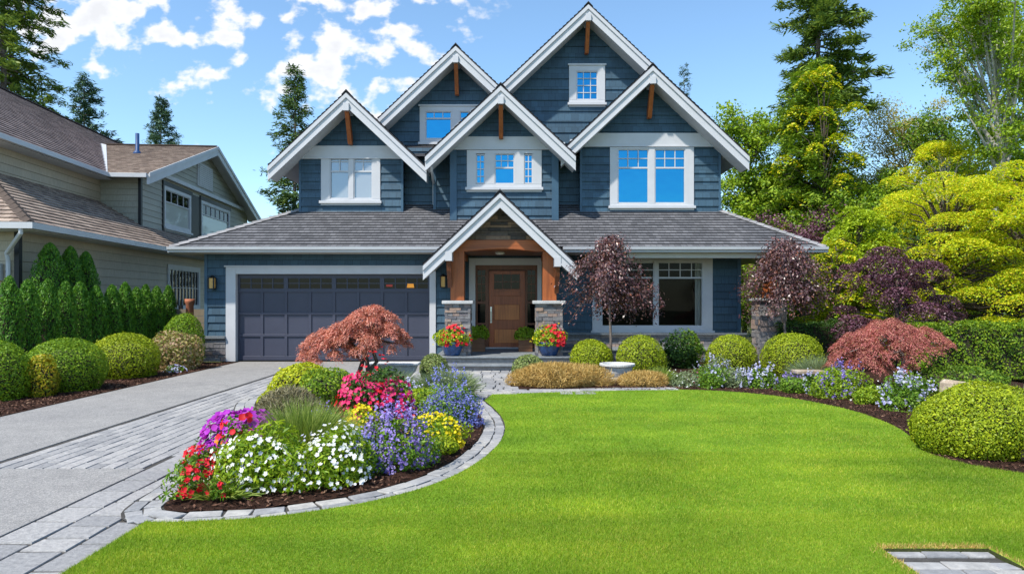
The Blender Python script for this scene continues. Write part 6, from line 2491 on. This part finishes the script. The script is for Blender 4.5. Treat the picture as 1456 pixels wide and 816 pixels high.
# ------------------------------------------------------------------ ornamental trees
def standard_plum(name, label, loc, h, r, z0, mat, seed):
    """purple-leaf standard: clear stem and a drooping crown of leafy sprays"""
    o = thing(name, label, "tree", loc)
    st = np.random.default_rng(seed)
    b = MB()
    b.tube([(0, 0, 0), (0.01, 0.01, h * 0.25), (-0.015, 0.0, h * 0.5), (0.02, 0, h * 0.78)], [0.034, 0.029, 0.026, 0.016], 8)
    b.build("trunk", "bark_fir", o, smooth=True)
    Ps, Ns, Ts, brs = [], [], [], []
    for i in range(84):
        az = i * 2.399 + st.normal() * 0.3
        t = st.random()
        L_ = r * st.uniform(0.4, 1.12) * (1 - 0.42 * t ** 3)
        zt = h * (0.56 + 0.42 * t)
        drop = (zt - z0) * st.uniform(0.25, 0.95) * (1 - 0.6 * t) 
        s = np.linspace(0, 1, 6)
        pts = np.stack([np.cos(az) * L_ * s, np.sin(az) * L_ * s, zt + 0.14 * np.sin(s * 2.2) * (1 + t) - drop * s ** 2.2], 1)
        pts[0] = (0, 0, min(zt, h * 0.75))
        brs.append(([tuple(q) for q in pts], 0.011, 0.003))
        m = int(150 * st.uniform(0.5, 1.4))
        a = st.uniform(0.2, 1.05, m)
        q = np.stack([np.interp(a, s, pts[:, j]) for j in range(3)], 1) + st.normal(size=(m, 3)) * np.array([0.085, 0.085, 0.075])
        Ps.append(q)
        Ns.append(st.normal(size=(m, 3)) * 0.6 + np.array([np.cos(az) * 0.5, np.sin(az) * 0.5, 0.6]))
        Ts.append(st.normal(size=(m, 3)) * 0.6 + np.array([np.cos(az) * 0.5, np.sin(az) * 0.5, -0.8]))
    P_ = np.concatenate(Ps)
    v, f = kites(P_, np.concatenate(Ns), 0.062 * st.uniform(0.6, 1.4, len(P_)), 0.5, np.concatenate(Ts))
    np_mesh("crown", v, f, mat, o)
    limbs_mesh(brs, "branches", "bark", o, 4)
    return o


standard_plum("purple_leaf_tree", "dark purple leaved standard tree in front of the big window", (X_(868, 14.9), 14.9, 0.02), 2.74, 1.05, 0.85, "plum", 3)
standard_plum("purple_leaf_tree", "dark purple leaved tree hiding the stone column at the eave end", (X_(1116, 15.7), 15.7, 0.02), 2.78, 1.05, 0.95, "plum", 8)
pad_tree("japanese_maple", "dark plum layered maple behind the rose red one", (X_(1278, 15.4), 15.4, 0), 2.60, 1.42, "plum_deep", 20, 2100, 0.048, 0.62, 0.42, 0.07, "bark", 0.20, 2.6, droop=0.8, rz=0.4, tier=0.42)
weeping_maple("japanese_maple", "rose red laceleaf maple with a clear trunk beside the lawn bed", (X_(1262, 11.9), 11.9, 0.02),
              [(0.0, 0, 1.27, 0.62, 0.55, 0.50, 1.2), (-0.58, -0.1, 1.04, 0.46, 0.42, 0.56, 0.75), (0.60, 0.0, 1.10, 0.44, 0.42, 0.30, 0.65), (-0.25, -0.25, 1.10, 0.45, 0.42, 0.60, 0.55)],
              "maple_rose", [[(0.28, 0, 0), (0.30, 0, 0.35), (0.24, 0, 0.7), (0.1, 0, 1.05)], [(0.28, 0, 0.3), (0.36, 0, 0.6), (0.5, 0, 0.9)]], 42000, 0.040, "bark_pale")

# ------------------------------------------------------------------ golden and lime trees on the right
pad_tree("golden_tree", "big golden yellow tree with flat layered branches at the right edge", (X_(1345, 19.0), 19.0, 0), 4.9, 3.5, "golden", 120, 800, 0.058, 0.62, 0.12, 0.12, "bark", 0.16, 2.0, droop=0.35, tier=0.46)
pad_tree("golden_tree", "golden layered tree half cut off by the right edge, behind the clipped hedge", (X_(1460, 17.8), 17.8, 0), 5.0, 2.9, "golden", 100, 780, 0.058, 0.60, 0.10, 0.12, "bark", 0.16, 2.0, droop=0.35, tier=0.46)
pad_tree("golden_tree", "tall golden layered tree rising behind the flat branched one", (X_(1345, 24), 24.0, 0), 7.3, 2.6, "golden", 70, 560, 0.075, 0.62, 0.3, 0.11, "bark_pale", 0.2, 1.3, droop=0.35, tier=0.6)
pad_tree("lime_tree", "lime green layered tree between purple maple and blue house", (X_(1222, 19.0), 19.0, 0), 4.0, 1.5, "lime", 50, 560, 0.075, 0.52, 0.1, 0.11, "bark", 0.25, 1.4, droop=0.4)
pad_tree("lime_tree", "small yellow green maple just beyond the house's eave corner", (X_(1190, 18.2), 18.2, 0), 3.1, 0.9, "yellow_green", 30, 420, 0.07, 0.45, 0.2, 0.09, "bark", 0.25, 1.5)
broadleaf("red_leaf_tree", "maroon leaved tree behind the end of the grey roof", (X_(1140, 24), 24, 0), 4.3, 1.9, 1.6, "plum_deep", 14, 7, 90, 0.10, 0.35)
broadleaf("leafy_tree", "mid green tree filling the gap behind the stone column", (X_(1095, 25), 25, 0), 3.4, 2.0, 0.3, "spring", 20, 8, 90, 0.10, 0.4)

# ------------------------------------------------------------------ tall trees behind, right side
conifer("fir_tree", "very tall bare stemmed fir with a ragged top beside the golden conifer", (X_(1163, 31), 31, 0), 20.5, 2.2, 10.2, "fir_warm", 105, 50, 0.72, 0.30, 0.22, 0.40, 0.12, lopsided=0.22)
conifer("fir_tree", "broad shaggy conifer with yellow green sprays below the very tall fir", (X_(1158, 28.5), 28.5, 0), 11.4, 3.1, 0.8, "cedar", 230, 52, 0.62, 0.5, 0.24, 0.5, 0.08, lopsided=0.15)
broadleaf("leafy_tree", "green tree filling the wall of leaves between poplars and shaggy conifer", (X_(1122, 34), 34, 0), 8.6, 1.9, 0.6, "midgreen", 38, 9, 90, 0.13, 0.45)
broadleaf("leafy_tree", "bright green tree close behind the shaggy conifer on the birch side", (X_(1232, 34), 34, 0), 8.4, 2.1, 0.6, "spring", 38, 9, 90, 0.13, 0.45)
pad_tree("golden_conifer", "conifer with bright yellow green tufts climbing in front of the shaggy one", (X_(1172, 27), 27, 0), 10.9, 1.8, "yellow_green", 32, 300, 0.11, 0.55, 0.3, 0.06, "bark", 0.4, 2.0, cat="conifer")
broadleaf("poplar_tree", "fresh green slender tree right behind the house's right gable", (X_(1058, 30), 30, 0), 10.6, 1.35, 0.8, "spring", 42, 8, 75, 0.14, 0.4, up=1.3)
broadleaf("poplar_tree", "slightly shorter green tree beside the shaggy conifer", (X_(1100, 31), 31, 0), 8.2, 1.5, 0.8, "midgreen", 36, 8, 80, 0.14, 0.45, up=1.0)
conifer("fir_tree", "dark spire conifer deep between green tree and shaggy conifer", (X_(1118, 36), 36, 0), 11.0, 1.7, 0.6, "fir", 120, 30, 0.5, 0.4, 0.2)
conifer("fir_tree", "tiny dark fir tip showing above the right gable's roof", (X_(973, 60), 60, 0), 22.2, 1.9, 6, "fir_blue", 90, 24, 0.6, 0.3, 0.2)
broadleaf("birch_tree", "thin sparse birch with yellowish orange young leaves", (X_(1287, 33), 33, 0), 11.2, 2.2, 4.0, "birchleaf", 40, 8, 70, 0.10, 0.45, 0.12, "bark_pale", up=1.1)
broadleaf("leafy_tree", "pale green tree between the birch and the white stemmed tree", (X_(1340, 30), 30, 0), 10.3, 1.9, 2.0, "midgreen", 34, 8, 62, 0.13, 0.42, 0.14, "bark", up=1.0)
broadleaf("white_stem_tree", "tall spring green tree with white forking stem at the right edge", (X_(1420, 22), 22, 0), 10.6, 2.1, 6.0, "spring", 34, 9, 110, 0.09, 0.30, 0.19, "bark_pale", up=2.3)
broadleaf("white_stem_tree", "even taller light green tree cut off by the top right corner", (X_(1480, 24), 24, 0), 12.8, 2.6, 5.0, "spring", 34, 9, 105, 0.105, 0.36, 0.16, "bark_pale", up=1.4)
conifer("fir_tree", "dark green conifer behind the birch", (X_(1255, 42), 42, 0), 9.6, 2.3, 0.5, "cedar", 120, 32, 0.6, 0.4, 0.2)
broadleaf("leafy_tree", "dark green bushy tree beneath the birch", (X_(1265, 29), 29, 0), 6.4, 2.6, 0.5, "midgreen", 36, 9, 85, 0.13, 0.5)
broadleaf("leafy_tree", "dark bushy tree low behind the layered golden tree", (X_(1440, 27), 27, 0), 6.6, 3.4, 0.5, "hedge", 40, 9, 85, 0.13, 0.55)
broadleaf("leafy_tree", "deep green bushy tree behind the lime tree", (X_(1200, 26), 26, 0), 5.6, 2.2, 0.4, "hedge", 36, 9, 85, 0.12, 0.45)
broadleaf("leafy_tree", "dark leafy tree far back between hedge and golden tree", (X_(1330, 23), 23, 0), 3.6, 2.6, 0.2, "perennial_dark", 36, 9, 80, 0.11, 0.45)

# tall trees behind, left side
conifer("fir_tree", "huge feathery fir filling the top left corner behind the neighbour's roof", (X_(4, 36), 36, 0), 24.0, 4.6, 5.0, "fir_warm", 190, 60, 0.80, 0.5, 0.30, 0.75, 0.08, lopsided=0.1)
conifer("fir_tree", "bluish fir with open tiers beside the huge feathery one", (X_(120, 46), 46, 0), 16.6, 3.6, 6.0, "fir_blue", 90, 40, 0.85, 0.22, 0.2, 0.8, 0.2)
conifer("fir_tree", "small pointed fir standing alone over the neighbour's ridge", (X_(229, 52), 52, 0), 16.8, 3.4, 6.0, "fir_blue", 120, 40, 0.75, 0.3, 0.2, 0.85, 0.08)
conifer("fir_tree", "slender fir just left of the blue house's gables", (X_(420, 33), 33, 0), 12.8, 2.0, 2.5, "fir", 96, 40, 0.60, 0.32, 0.16, 0.75, 0.15)
